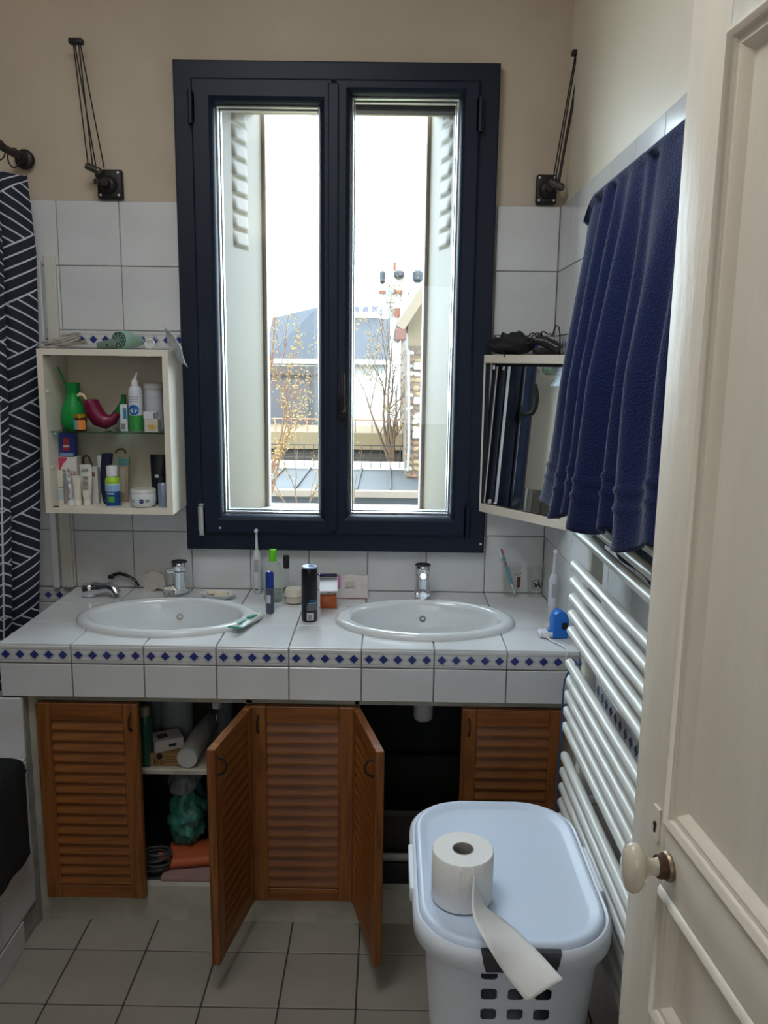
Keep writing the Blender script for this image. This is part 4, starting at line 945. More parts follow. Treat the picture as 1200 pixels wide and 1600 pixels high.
# old tap and razor lying at left
t, r, s = stand(170, 934, 0, 'spare_tap', 'spare chrome tap lying on its side at the left end of the counter', 'faucet'); t.scale = (1.35, 1.35, 1.3)
b = MB(); b.tube([(-.048, .012, .020), (-.036, .012, .020), (-.018, .008, .022), (0, .004, .026), (.014, 0, .022), (.022, -.004, .010)], [.015, .018, .014, .013, .012, .011], 16); obj('spout', b, M['chrome'], t, smooth=60)
b = MB(); b.lathe([(.017, 0), (.019, .002), (.019, .026), (.016, .03)], (-.050, .012, .001), 20); obj('base_collar', b, M['chrome'], t, smooth=50)
t, r, s = stand(200, 920, 0, 'razor', 'black and chrome razor resting across the spare tap', 'razor')
t.location.z = CTZ
b = MB(); b.tube([(-.050, .006, .046), (-.028, .004, .052), (-.004, .002, .046), (.026, 0, .030), (.038, 0, .010)], [.006, .006, .0055, .005, .004], 10); obj('handle', b, M['blackm'], t, smooth=60); b = MB(); b.tube([(-.014, .001, .046), (.008, -.002, .040), (.030, -.003, .029)], .0024, 6); obj('chrome_spine', b, M['chrome'], t)
b = MB(); b.box(-.066, -.048, -.004, .016, .034, .046, .002); obj('razor_head', b, M['black'], t)
# right corner: two tumblers with decals, toothbrush
def tumbler(px, py, rpx, top, label):
    t, r, s = stand(px, py, rpx, 'glass_tumbler', label, 'glass'); t.location.y = min(t.location.y, -r-.004)
    H = HZ(t, px, top); b = MB(); b.lathe([(r*.82, 0), (r*.84, .001), (r, H), (r*.95, H), (r*.80, .008), (.001, .007)], (0, 0, 0), 30); obj('glass_body', b, M['cglass'], t, smooth=50); return t, r, H
t, r, H = tumbler(797, 929, 15, 882, 'clear glass with printed lettering holding the toothbrush, corner of the counter')
def rim_text(t, s, size, z, a0, m, r, step):
    for i, ch in enumerate(s):
        th = a0+i*step; text('lettering', ch, size, Matrix.Translation((r*sin(th), -r*cos(th), z)) @ Matrix.Rotation(th, 4, 'Z') @ Matrix.Rotation(radians(90), 4, 'X'), m, t, depth=.0003)
rim_text(t, 'WITH', .0085, H*.74, .35, M['black'], r*.97, .30)
band(t, 'brown_figure_decal', r*.93, H*.32, H*.66, F0+.45, F0+1.15, mat('brown_orange_print', lin((150, 85, 40)), .5, col2=lin((60, 30, 25)), vscale=90), off=.001)
t2 = t
t3, r3, H3 = tumbler(836, 932, 15, 886, 'clear glass with a round black and white print, in the corner of the counter')
b = MB(); pts = []
for i in range(25): a = 2*pi*i/24; xx = .0175*cos(a); th = xx/r3; pts.append((r3*1.0*sin(th), -r3*1.0*cos(th), H3*.48+.0175*sin(a)))
b.tube(pts, .0009, 5); obj('ring_decal', b, M['black'], t3)
for (dx, dz, rr_) in ((-.004, -.004, .006), (.006, .001, .0055), (-.009, .003, .0035), (.003, .009, .003), (.009, -.007, .004)): disc_decal(t3, 'dark_patch_decal', r3*.985, dx, H3*.48+dz, rr_, col((50, 52, 62)), n=12)
t = thing('toothbrush', 'teal and white manual toothbrush leaning in the lettered glass', 'toothbrush', (t2.location.x, t2.location.y, CTZ))
pb0 = Vector((.012, -.006, .010)); tp_ = AY(-.012, 782, 858)-t.location; d = (tp_-pb0)
b = MB(); b.tube([pb0, pb0+d*.15, pb0+d*.45, pb0+d*.75, pb0+d], [.0028, .0042, .005, .0035, .0045], 10); obj('handle', b, col((90, 165, 175), .3), t, smooth=60)
b = MB(); b.tube([pb0+d*.80+Vector((-.006, -.003, 0)), pb0+d*1.0+Vector((-.006, -.003, 0))], [.004, .0045], 8); obj('bristles', b, col((222, 222, 220)), t)
b = MB(); b.tube([pb0+d*.62+Vector((.002, -.005, 0)), pb0+d*.72+Vector((.002, -.005, 0))], .003, 8); b.tube([pb0+d*.90+Vector((.004, -.004, 0)), pb0+d*1.0+Vector((.004, -.004, 0))], .003, 8); obj('pink_grip', b, col((200, 70, 95)), t)
b = MB(); b.tube([pb0+Vector((0, -.003, 0)), pb0+d*.22+Vector((0, -.005, 0))], [.0028, .0036], 8); obj('white_tail', b, col((225, 225, 225)), t)
# charger, second electric toothbrush, blue timer box
t, r, s = stand(875, 972, 8, 'electric_toothbrush', 'white electric toothbrush standing beside the radiator', 'toothbrush')
t.location.x = min(t.location.x, -.026); ebrush(t, HZ(t, 878, 858), HZ(t, 876, 898), .0135)
ptb = t.location.copy()
t, r, s = stand(855, 999, 14, 'toothbrush_charger', 'white charging base with a peg on the counter by the radiator', 'charger')
b = MB(); b.box(-.023, .023, -.020, .020, 0, .018, .007, 3); obj('charger_base', b, col((218, 220, 228), .3), t, smooth=50); b = MB(); b.cyl((.004, .004, .017), (.004, .004, .030), .0035, n=12); obj('peg', b, col((225, 226, 232), .3), t)
b = MB(); b.box(-.012, .008, -.027, -.019, .003, .012, .002); obj('cable_collar', b, M['white'], t)
cl0 = t.location.copy()
t = thing('power_cord', 'thin white charger cord dropping over the counter edge to the radiator', 'cord', (cl0.x, YF, CTZ))
P_ = [cl0+Vector((.0, -.028, .006)), cl0+Vector((.012, -.06, .004)), Vector((-.042, YF+.030, ZC+.0045)), Vector((-.038, YF-.004, ZC+.002)), Vector((-.042, YF-.008, ZC-.02)), Vector((-.036, YF-.010, ZC-.034)), Vector((-.022, YF-.03, ZC-.030)), Vector((-.012, YF-.08, ZC-.045)), Vector((-.012, YF-.18, ZC-.08))]
def smoothpts(P, n=6):
    out = []
    for i in range(len(P)-1):
        p0, p1, p2, p3 = P[max(i-1, 0)], P[i], P[i+1], P[min(i+2, len(P)-1)]
        for k in range(n):
            u = k/n; out.append(.5*((2*p1)+(p2-p0)*u+(2*p0-5*p1+4*p2-p3)*u*u+(3*p1-p0-3*p2+p3)*u**3))
    return out+[P[-1]]
b = MB(); b.tube(smoothpts(P_), .0021, 7); obj('cord', b, M['white'], t, world=True, smooth=60)
t = thing('blue_holder', 'bright blue plastic holder with a dark window by the radiator', 'holder', (-.036, -.455, CTZ), radians(6))
b = MB(); b.prism([(-.022+.0, 0), (.022, 0), (.023, .055), (.017, .072), (.006, .080), (-.006, .080), (-.017, .072), (-.023, .055)], -.020, .020, 'Y'); o = obj('holder_body', b, col((20, 110, 205), .3), t, smooth=45); md = o.modifiers.new('bev', 'BEVEL'); md.width = .003; md.segments = 2
b = MB(); b.box(.002, .019, -.0215, -.0195, .028, .048, .002); obj('dark_window', b, M['black'], t)
b = MB(); b.box(-.035, -.021, -.012, .012, 0, .020, .003); obj('side_cup', b, col((40, 120, 210), .3), t)

# ================================================================= TOWEL RADIATOR
RX, RY0, RY1 = -.080, -.797, -1.56
rad = thing('towel_radiator', 'white tubular towel radiator on the right wall', 'radiator', (RX, (RY0+RY1)/2, .38))
b = MB(); b.cyl((0, RY0+.0-(RY0+RY1)/2, 0), (0, RY1-(RY0+RY1)/2, 0), .012, n=16, cap=False)
hh = (RY0-RY1)/2
b.sphere((0, hh, 0), .012, 12, sc=(1, .5, 1)); b.sphere((0, -hh, 0), .012, 12, sc=(1, .5, 1))
bar0 = obj('rail_bar', b, M['rad'], rad, smooth=60)
zs_ = [.545-.0415*k for k in (0, 1, 2)][::-1] + []
zs_ = [.462, .5035, .545, .587, .629, .670] ; zs_ = [.463, .504, .545, .587, .629, .670, .750, .7915, .833, .8745, .916, 1.000, 1.0415, 1.083, 1.1245, 1.166, 1.248, 1.2895, 1.331, 1.3725, 1.414, 1.496, 1.5375, 1.579, 1.6205, 1.70, 1.7415, 1.783, 1.8245, 1.905, 1.9465]
for i, z in enumerate(zs_):
    if i == 0: bar0.location = (0, 0, z-.38)
    else: inst(bar0, 'rail_bar', rad, (0, 0, z-.38))
for y in (-.885, -1.47):
    b = MB(); b.box(RX+.010, RX+.042, y-.018, y+.018, .44, 1.97, .008, 2); obj('collector', b, M['rad'], rad, world=True)
    for z in (.60, 1.80): b = MB(); b.cyl((RX+.03, y, z), (-.001, y, z), .010, n=12); obj('wall_bracket', b, M['rad'], rad, world=True)

# blue cord hooked on the radiator
t = thing('power_cord', 'blue cord hanging from the radiator in front of the vanity door', 'cord', (-.1, -.82, .86))
q = lambda x, y, X_=-.098: AX(X_, x, y)
P_ = [Vector((-.064, -.85, .868)), AY(-.85, 920, 1039), AY(-.845, 905, 1037), AY(-.84, 893, 1045), AY(-.835, 883, 1062), AY(-.83, 879, 1100), AY(-.825, 876, 1160), AY(-.82, 871, 1220), AY(-.82, 869, 1250), AY(-.82, 867, 1330)]
b = MB(); b.tube(smoothpts(P_), .0024, 7); obj('cord', b, col((25, 80, 140), .4), t, world=True, smooth=60)

# towel
tw = mat('navy_terry', lin((10, 28, 78)), .95, bump=.0)
nt_ = tw.node_tree; n_ = nt_.nodes; l_ = nt_.links
uvn = n_.new('ShaderNodeUVMap'); wv = n_.new('ShaderNodeTexVoronoi'); wv.inputs['Scale'].default_value = 260
l_.new(uvn.outputs[0], wv.inputs['Vector']); bp = n_.new('ShaderNodeBump'); bp.inputs['Strength'].default_value = .5; bp.inputs['Distance'].default_value = .002
l_.new(wv.outputs['Distance'], bp.inputs['Height']); l_.new(bp.outputs[0], n_['Principled BSDF'].inputs['Normal'])
n_['Principled BSDF'].inputs['Sheen Weight'].default_value = .15; n_['Principled BSDF'].inputs['Sheen Roughness'].default_value = .4
tow = thing('bath_towel', 'large navy terry towel hung over the top of the radiator', 'towel', (RX, -1.1, 1.3))
ZTOP = 1.972
def tf(u, v):
    # u along the rail (0 = window end), v: 0 bottom front .. 0.56 top .. 1 bottom back
    yt = -.90-.66*u; 
    if v < .56:
        k = 1-v/.56           # 0 top, 1 bottom
        ztop = ZTOP - .035*max(0, 1-u*9)**1.5
        z = ztop - (ztop-(1.300+.075*u))*k
        y = yt + (.075*k+.095*k**7)*(1-u)**2 - .03*u*k
        x = -.112 - .020*k
        for (uc, du, wd, am) in ((.055, -.02, .060, .022), (.27, -.06, .050, .040), (.385, -.05, .036, .036), (.52, -.06, .055, .046), (.645, -.02, .034, .026), (.80, .02, .075, .044), (.97, .0, .06, .03)):
            q_ = (u-(uc+du*k))/wd
            x -= am*(.30+.70*min(1, k*1.8))*math.exp(-q_*q_)
        x += .012*sin(u*40+6*k)*.25 - .012*(1-u)*k
        z += .012*sin(u*2*pi*3.2+.8)*k
        x -= .004*(math.exp(-((k-.845)/.006)**2)+math.exp(-((k-.895)/.006)**2))
    else:
        k = (v-.62)/.38
        if k < 0:
            a = (v-.56)/.06*pi; x = -.080-.046*cos(a)*1.0; z = ZTOP - .035*max(0, 1-u*9)**1.5 + .014*sin(a); y = yt
        else:
            x = -.034+.006*sin(u*20); z = ZTOP-.012-(ZTOP-.012-1.235)*k; y = yt + .02*(1-u)*k
            x = min(x, -.030)
    return Vector((x, y, z))
b = MB(); b.grid(tf, 110, 150, uv=lambda u, v: (u*.66, v*1.35)); obj('towel_cloth', b, tw, tow, smooth=80, world=True, solid=.006)

# ================================================================= HAMPER
HX, HY, HZT = -.291, -1.208, .645
ham = thing('laundry_hamper', 'white plastic laundry hamper with a pale lid in front of the radiator', 'laundry basket', (HX, HY, 0))
def rrect(hx, hy, r, z, n=10, fr=None):
    """rounded rectangle; fr: per side lists of fractions splitting the straight runs"""
    out = []
    cs = [(hx-r, hy-r, 0), (-(hx-r), hy-r, pi/2), (-(hx-r), -(hy-r), pi), (hx-r, -(hy-r), 3*pi/2)]
    for q in range(4):
        cx, cy, a0 = cs[q]
        for i in range(n+1): a = a0+(pi/2)*i/n; out.append(Vector((cx+r*cos(a), cy+r*sin(a), z)))
        nx, ny, na = cs[(q+1) % 4]; p0 = out[-1]; p1 = Vector((nx+r*cos(na), ny+r*sin(na), z))
        for f in (fr[q] if fr else [i/6 for i in range(1, 6)]): out.append(p0.lerp(p1, f))
    return out
def split(nh, h, g):
    tot = nh*h+(nh+1)*g; f = []; c = 0
    for k in range(nh): c += g; f.append(c/tot); c += h; f.append(c/tot)
    return f
FR = [split(3, .031, .018), split(6, .031, .018), split(3, .031, .018), split(6, .031, .018)]
body = MB(); zb = [0.0, .02, .060]
while zb[-1] < .55: zb += [zb[-1]+.018, zb[-1]+.045]
zb = [0.0, .02] + sorted([.556-.045*k for k in range(11)] + [.583-.045*k for k in range(11)]) + [.60]
def bring(z):
    k = z/.6; hx = .118+.042*k; hy = .165+.058*k; return rrect(hx, hy, .055+.02*k, z, 10, FR)
rings = [[body.bm.verts.new(p) for p in bring(z)] for z in zb]
NP = len(rings[0])
starts = []; c_ = 0
for q in range(4): starts.append((c_+10, len(FR[q])+1)); c_ += 11+len(FR[q])
def is_hole(i, j):
    if j < 2 or j > len(zb)-3 or (j % 2): return False
    for st_, n_ in starts:
        if st_ <= i < st_+n_: return (i-st_) % 2 == 1
    return False
for j in range(len(zb)-1):
    for i in range(NP):
        a, b_, c, d = rings[j][i], rings[j][(i+1) % NP], rings[j+1][(i+1) % NP], rings[j+1][i]
        if is_hole(i, j):
            P = lambda u, v: a.co.lerp(b_.co, u).lerp(d.co.lerp(c.co, u), v)
            m_ = .02; k_ = .17
            oc = [(m_+k_, m_), (1-m_-k_, m_), (1-m_, m_+k_), (1-m_, 1-m_-k_), (1-m_-k_, 1-m_), (m_+k_, 1-m_), (m_, 1-m_-k_), (m_, m_+k_)]
            ov_ = [body.bm.verts.new(P(*o_)) for o_ in oc]
            body.face([a, b_, ov_[1], ov_[0]]); body.face([b_, ov_[2], ov_[1]]); body.face([b_, c, ov_[3], ov_[2]]); body.face([c, ov_[4], ov_[3]])
            body.face([c, d, ov_[5], ov_[4]]); body.face([d, ov_[6], ov_[5]]); body.face([d, a, ov_[7], ov_[6]]); body.face([a, ov_[0], ov_[7]])
        else: body.face([a, b_, c, d])
body.face(rings[0][::-1])
obj('basket_body', body, M['hamper'], ham, smooth=50, solid=.003)
col_ = MB()
def sq(hx, hy, r, z): return rrect(hx, hy, r, z, 10)
col_.rings([sq(.164, .230, .098, .598), sq(.178, .245, .114, .590), sq(.1835, .2505, .118, .596), sq(.1850, .2520, .119, .618), sq(.1835, .2505, .118, .630), sq(.178, .245, .115, .636), sq(.1735, .2405, .112, .634), sq(.170, .237, .110, .600)], False, False)
obj('rim', col_, M['hamper'], ham, smooth=60)
lid = MB()
lid.rings([sq(.1725, .2395, .111, .606), sq(.1725, .2395, .111, .634), sq(.1705, .2375, .110, .641), sq(.166, .233, .107, .6435), sq(.161, .228, .104, .6425), sq(.150, .217, .097, .636), sq(.144, .211, .093, .6335), sq(.07, .14, .04, .634), sq(.01, .02, .008, .634)], False, True)
obj('lid', lid, M['lidm'], ham, smooth=60)
# side handles: raised grips in the rim at left and right, dark latch at front and back
for sx_ in (-1, 1):
    b = MB(); b.box(sx_*.1845-.005, sx_*.1845+.005, -.075, .075, .604, .6345, .004, 2); obj('side_grip', b, M['hamper'], ham)
for sy_ in (-1, 1):
    b = MB(); R_ = []
    for k in range(9):
        x = -.066+.132*k/8
        R_.append([Vector((x*w_, sy_*y_, z_)) for w_, y_, z_ in ((1.06, .2415, .6375), (1.06, .2500, .6355), (1.03, .2535, .628), (1, .2540, .616), (.92, .2528, .598), (.92, .2500, .600), (1, .2490, .62))])
    b.rings(R_); obj('latch', b, M['grey'], ham, smooth=50, label='dark grey latch')
laundry = MB(); laundry.sphere((0, 0, .30), .12, 20, sc=(.95, 1.35, 1.9))
for v in laundry.bm.verts: v.co *= 1+.05*sin(v.co.x*60)*sin(v.co.z*50)
o = obj('laundry', laundry, [mat('mixed_laundry', (.35, .36, .40), .95, col2=(.02, .02, .05), vscale=9)], None, smooth=80, kind='stuff', label='crumpled laundry showing through the holes of the hamper', cat='laundry'); o.location = (HX, HY, .02)
for v in o.data.vertices:
    v.co.z = max(v.co.z, .03)
# toilet roll
RC = AZ(HZT+.002, 722, 1395); 
ZL = .6365
rp = AZ(ZL+.098, 723.5, 1326); RR = .0585
roll = thing('toilet_roll', 'toilet paper roll standing on the hamper lid with a loose sheet trailing', 'toilet roll', (rp.x, rp.y, ZL))
b = MB(); b.lathe([(.0205, .002), (RR-.002, 0), (RR, .003), (RR, .095), (RR-.002, .098), (.0205, .098), (.0205, .002)], (0, 0, 0), 48, cap=False); obj('paper', b, M['paper'], roll, smooth=40)
b = MB(); b.lathe([(.0205, .001), (.0205, .0985), (.0190, .0985), (.0190, .001)], (0, 0, 0), 32, cap=False); obj('cardboard_core', b, M['card'], roll, smooth=40)
a0 = radians(-62)
Ltop = [Vector((rp.x+RR*1.01*cos(radians(-100)), rp.y+RR*1.01*sin(radians(-100)), ZL+.098)), Vector((rp.x+RR*1.06*cos(radians(-78)), rp.y+RR*1.06*sin(radians(-78)), ZL+.094)), AZ(ZL+.066, 738, 1425), AZ(ZL+.040, 762, 1478), AZ(ZL-.005, 790, 1523), AY(-1.525, 824, 1567)]
Lbot = [Vector((rp.x+RR*1.01*cos(radians(-100)), rp.y+RR*1.01*sin(radians(-100)), ZL+.002)), Vector((rp.x+RR*1.01*cos(radians(-55)), rp.y+RR*1.01*sin(radians(-55)), ZL+.003)), AZ(ZL+.012, 775, 1428), AZ(ZL+.012, 812, 1458), AZ(ZL+.006, 842, 1488), AY(-1.515, 880, 1530)]
A_, B_ = smoothpts(Ltop, 6), smoothpts(Lbot, 6)
nA = len(A_)-1
b = MB(); b.grid(lambda u, v: A_[round(u*nA)].lerp(B_[round(u*nA)], v)+Vector((0, 0, .004*sin(v*pi)*u*sin(u*9))), nA, 8); obj('loose_sheet', b, M['paper'], roll, smooth=80, world=True, solid=.0008)

# ================================================================= UNDER-COUNTER CONTENTS
SF = .4586; BF = .1126
def at_y(Y, px, z):
    lo, hi = 0, 1600
    for _ in range(30):
        mid = (lo+hi)/2
        if AY(Y, px, mid).z > z: lo = mid
        else: hi = mid
    return AY(Y, px, lo)
def uput(Y, px, z, name, label, cat, rz=0):
    p = at_y(Y, px, z); return thing(name, label, cat, (p.x, Y, z), rz)
t = uput(-.47, 229, SF, 'mouthwash_bottle', 'dark green bottle with a pale cap at the left edge of the vanity shelf', 'bottle')
lat(t, 'bottle_body', [(.018, 0), (.020, .004), (.020, .14), (.012, .155)], mat('dark_green_glass', (.02, .09, .06), .2)); lat(t, 'cap', [(.0145, .155), (.0145, .180), (.012, .183)], col((150, 150, 120)))
t = uput(-.43, 262, SF, 'soap_box', 'brown cardboard box lettered bio on the vanity shelf', 'box', radians(3))
bx(t, 'carton', -.045, .060, -.05, .05, 0, .040, col((150, 118, 72), .8)); text('lettering', 'bio', .026, facing(-.014, -.0505, .014), M['black'], t); b = MB(); b.lathe([(.010, -.0506), (.010, -.0502)], (-.012, 0, .031), 16, axis='Y'); obj('black_emblem', b, M['black'], t)
for k in range(3): bx(t, 'print_line', .004, .045, -.0507, -.0499, .012+.008*k, .014+.008*k, col((110, 84, 50)), 0)
t = uput(-.43, 262, SF+.0406, 'paper_carton', 'white carton with black print lying on the brown box', 'box', radians(28))
bx(t, 'carton', -.045, .040, -.035, .035, 0, .034, col((190, 188, 190), .7)); bx(t, 'black_print', -.004, .018, -.0356, -.0349, .012, .020, M['black'], 0); bx(t, 'top_print', -.03, .0, -.015, .012, .0336, .0345, col((70, 70, 80)), 0)
t = uput(-.455, 297, SF, 'cotton_pad_sleeve', 'translucent sleeve of white cotton pads lying toward the front of the vanity shelf', 'cotton pads')
b = MB(); b.tube([(0, -.035, .030), (.002, .03, .031), (.010, .12, .036), (.016, .20, .040)], [.030, .031, .030, .024], 20); o = obj('cotton_pads', b, mat('cotton_white', (.55, .55, .55), .95, bump=.3, bscale=80), t, smooth=60)
b = MB(); b.tube([(0, -.042, .031), (.002, .03, .032), (.010, .12, .037), (.016, .20, .041)], [.028, .0325, .0315, .026], 20); obj('plastic_sleeve', b, M['cglass'], t, smooth=60)
t = uput(-.30, 278, SF, 'paper_towel_roll', 'tall pale roll at the back of the vanity shelf', 'paper roll')
lat(t, 'roll_body', [(.048, 0), (.050, .004), (.050, .21), (.046, .214)], col((160, 170, 172), .7), 28)
t = uput(-.31, 250, SF, 'cloth_bundle', 'dim pale cloth standing left of the tall roll on the vanity shelf', 'cloth')
b = MB(); b.sphere((-.02, .01, .09), .05, 14, sc=(.7, .6, 1.75)); 
for v in b.bm.verts: v.co *= 1+.06*sin(v.co.z*70+v.co.x*60)
obj('cloth_body', b, col((130, 140, 145), .9), t, smooth=70)
def pump(Y, px, label, r=.026, hb=.115, lab='pump_bottle', body=None, face=0):
    t = uput(Y, px, SF, lab, label, 'bottle', face)
    lat(t, 'bottle_body', [(r*.9, 0), (r, .005), (r, hb), (r*.5, hb+.016)], body or M['bglass'], 24, smooth=50); lat(t, 'pump_collar', [(r*.55, hb+.016), (r*.55, hb+.036), (r*.3, hb+.038)], M['white'], 20)
    b = MB(); b.tube([(0, 0, hb+.036), (0, 0, hb+.056), (0, -.006, hb+.06), (0, -.028, hb+.058)], [.004, .004, .005, .004], 10); obj('pump_head', b, M['white'], t)
pump(-.40, 341, 'clear pump bottle with a white pump at the right of the vanity shelf', .026, .135)
pump(-.30, 353, 'grey bottle with a white pump behind the clear pump bottle', .024, .165, body=col((120, 130, 140), .4))
# lower compartment
def blob(loc, sc, name, label, cat, m, seed=1, amp=.14, freq=28):
    t = thing(name, label, cat, loc); b = MB(); b.sphere((0, 0, sc[2]), 1, 48, sc=sc); rnd = random.Random(seed); ph = [rnd.uniform(0, 6) for _ in range(6)]
    for v in b.bm.verts:
        c_ = v.co; k = 1+amp*2.2*noise.noise(c_*30+Vector(ph[:3]))+amp*1.6*abs(noise.noise(c_*75+Vector(ph[3:6]))); c_.x *= k; c_.y *= k; c_.z = max(.0, sc[2]+(c_.z-sc[2])*k)
    obj(name+'_body', b, m, t, smooth=50); return t
p = at_y(-.38, 292, BF+.10)
tg = blob((p.x, -.36, BF+.04), (.055, .07, .085), 'plastic_bag', 'crumpled sea green plastic bag in the lower left compartment', 'plastic bag', mat('sea_green_film', (.05, .22, .18), .3, bump=.6, bscale=30), 3)
blob((p.x-.005, -.36, BF+.195), (.045, .05, .045), 'plastic_bag', 'pale grey plastic bag heaped on the sea green one', 'plastic bag', mat('pale_grey_film', (.25, .28, .32), .3, bump=.6, bscale=30), 5)
p = at_y(-.40, 310, BF+.02)
t = thing('hot_water_bottle', 'orange rubber hot water bottle lying under the bags', 'hot water bottle', (p.x-.01, -.42, BF+.012), radians(10)); b = MB(); b.box(-.075, .075, -.06, .06, 0, .030, .014, 3); obj('rubber_body', b, mat('orange_rubber', (.42, .09, .03), .6), t, smooth=60); b = MB(); b.cyl((-.075, 0, .015), (-.105, 0, .015), .014, n=14); obj('neck', b, MATS['orange_rubber'], t)
t = thing('charger_coil', 'coiled black cable at the bottom left of the vanity', 'cord', (at_y(-.44, 252, BF).x, -.475, BF)); b = MB(); pts = [((.040+.004*sin(i*.9))*cos(i*.42), (.035)*sin(i*.42), .008+.0011*i+.004*sin(i*.6)) for i in range(60)]; b.tube(pts, .0042, 7); obj('cable', b, mat('charcoal_rubber', (.045, .045, .045), .5), t, smooth=60)
t = thing('paper_booklet', 'pinkish leaflet lying under the orange bottle', 'leaflet', (at_y(-.43, 302, BF).x, -.44, BF+.0005)); bx(t, 'leaflet_pages', -.075, .075, -.085, .07, 0, .010, col((150, 120, 115), .8), .001)
# right compartment
t = uput(-.33, 661, .548, 'sink_trap', 'white plastic drain trap hanging under the right washbasin', 'drain pipe')
lat(t, 'trap_cup', [(.020, 0), (.028, .006), (.030, .012), (.030, .052), (.033, .055), (.033, .064), (.029, .068)], M['white'], 24, smooth=40); lat(t, 'tail_pipe', [(.025, .068), (.025, .150), (.016, .155)], M['white'], 24)
b = MB(); b.cyl((.025, 0, .10), (.05, .10, .10), .016, n=16); b.cyl((.05, .10, .10), (.06, .29, .10), .016, n=16); obj('outlet_pipe', b, M['white'], t)
t = thing('storage_crate', 'dark storage crate inside the right compartment', 'crate', (-.36, -.28, BF))
b = MB(); R_ = lambda hx, hy, z: [Vector((a_*hx, b_*hy, z)) for a_, b_ in ((1, 1), (-1, 1), (-1, -1), (1, -1))]
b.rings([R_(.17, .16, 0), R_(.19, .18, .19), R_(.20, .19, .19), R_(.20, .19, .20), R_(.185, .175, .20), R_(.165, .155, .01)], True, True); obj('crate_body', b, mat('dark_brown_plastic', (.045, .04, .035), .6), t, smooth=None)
t = thing('cleaning_pipe', 'pale grey spare pipe lying on the floor of the right compartment', 'pipe', (-.40, -.50, BF+.075)); b = MB(); b.cyl((-.19, 0, 0), (.30, 0, 0), .012, n=14); obj('pipe', b, col((150, 148, 140)), t)
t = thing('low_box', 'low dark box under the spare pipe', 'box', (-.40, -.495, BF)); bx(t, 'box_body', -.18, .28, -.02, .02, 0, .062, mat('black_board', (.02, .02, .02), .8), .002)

# ================================================================= DOOR (foreground right)
door = thing('door_1', None, None, (-.216, -1.76, 0)); door['kind'] = 'structure'; door.rotation_euler = (0, 0, radians(-84.7))
DWD, DHT, DTK = .735, 2.07, .040
def dpart(name, u0, u1, z0, z1, y0=0, y1=DTK, bev=.002, m=None): b = MB(); b.box(u0, u1, y0, y1, z0, z1, bev, 2); return obj(name, b, m or M['door'], door, smooth=30)
ST = .090
dpart('stile', 0, ST, .01, DHT); dpart('stile', DWD-ST, DWD, .01, DHT)
PAN = [(1.960, 1.118), (1.040, .872), (.80, .20)]
zr = [DHT] + [z for p_ in PAN for z in p_] + [.01]
for i in range(0, len(zr), 2): dpart('rail', ST, DWD-ST, zr[i+1], zr[i])
for (zt2, zb2) in PAN:
    dpart('door_panel', ST+.001, DWD-ST-.001, zb2+.001, zt2-.001, .012, .026, 0)
    b = MB(); b.framesweep(ST, DWD-ST, zb2, zt2, [(-.001, .0), (.001, -.004), (.006, -.0065), (.011, -.003), (.0125, .002), (.016, .003), (.020, .002), (.024, .005), (.027, .010), (.029, .012)]); obj('moulding', b, M['door'], door, smooth=50)
    b = MB(); b.framesweep(ST, DWD-ST, zb2, zt2, [(0, DTK), (.01, DTK+.004), (.03, DTK-.008), (.034, .027)]); obj('moulding', b, M['door'], door, smooth=50)
# porcelain knob
ku, kz = .108, 1.076
b = MB(); b.lathe([(.016, -.0005), (.017, -.003), (.0155, -.006)], (ku, 0, kz), 24, axis='Y'); obj('rosette', b, mat('old_brass', (.30, .24, .15), .4, metal=.7), door)
b = MB(); b.lathe([(.0135, -.006), (.0140, -.009), (.0130, -.015)], (ku, 0, kz), 24, axis='Y'); obj('collar', b, M['rust'], door)
b = MB(); b.lathe([(.0110, -.014), (.0092, -.018), (.0096, -.024), (.014, -.030), (.0215, -.034), (.0265, -.039), (.0275, -.044), (.0245, -.050), (.016, -.054), (.001, -.0555)], (0, 0, 0), 32, axis='Y', M_=Matrix.Translation((ku, 0, kz)) @ Matrix.Diagonal((.72, 1, 1.10, 1))); obj('knob', b, M['porc'], door, smooth=60, label='cream porcelain knob')
b = MB(); b.box(ku-.046, ku-.030, -.003, .0, kz+.010, kz+.052, .001); b2 = obj('keyhole_plate', b, M['door'], door); b = MB(); b.cyl((ku-.038, -.0045, kz+.030), (ku-.038, -.003, kz+.030), .0035, n=10); b.box(ku-.0395, ku-.0365, -.0045, -.003, kz+.020, kz+.030); obj('keyhole', b, M['black'], door)

# ================================================================= OUTSIDE
GZ = -4.0
mb = MB(); mb.box(-60, 60, .5, 120, GZ-.2, GZ); struct('ground', mb, mat('garden_earth', (.18, .17, .12), .95, col2=(.10, .13, .06), vscale=.6), smooth=None)
slate = mat('blue_slate', (0.0070, 0.0102, 0.0179), .6, var=.25, vscale=4); cren = mat('cream_render', (0.1134, 0.0837, 0.0459), .9, var=.1, vscale=2); gwall = mat('grey_render', (0.0378, 0.0378, 0.0421), .9, var=.1, vscale=1.5)
brickm = mat('red_brick', (0.1080, 0.0270, 0.0135), .9, var=.2, vscale=20); wglass = mat('dim_window_pane', (.10, .11, .13), .15); rtile = mat('terracotta_tile', (0.0702, 0.0243, 0.0173), .85, var=.2, vscale=8)
def P(Y, x, y): return AY(Y, x, y)
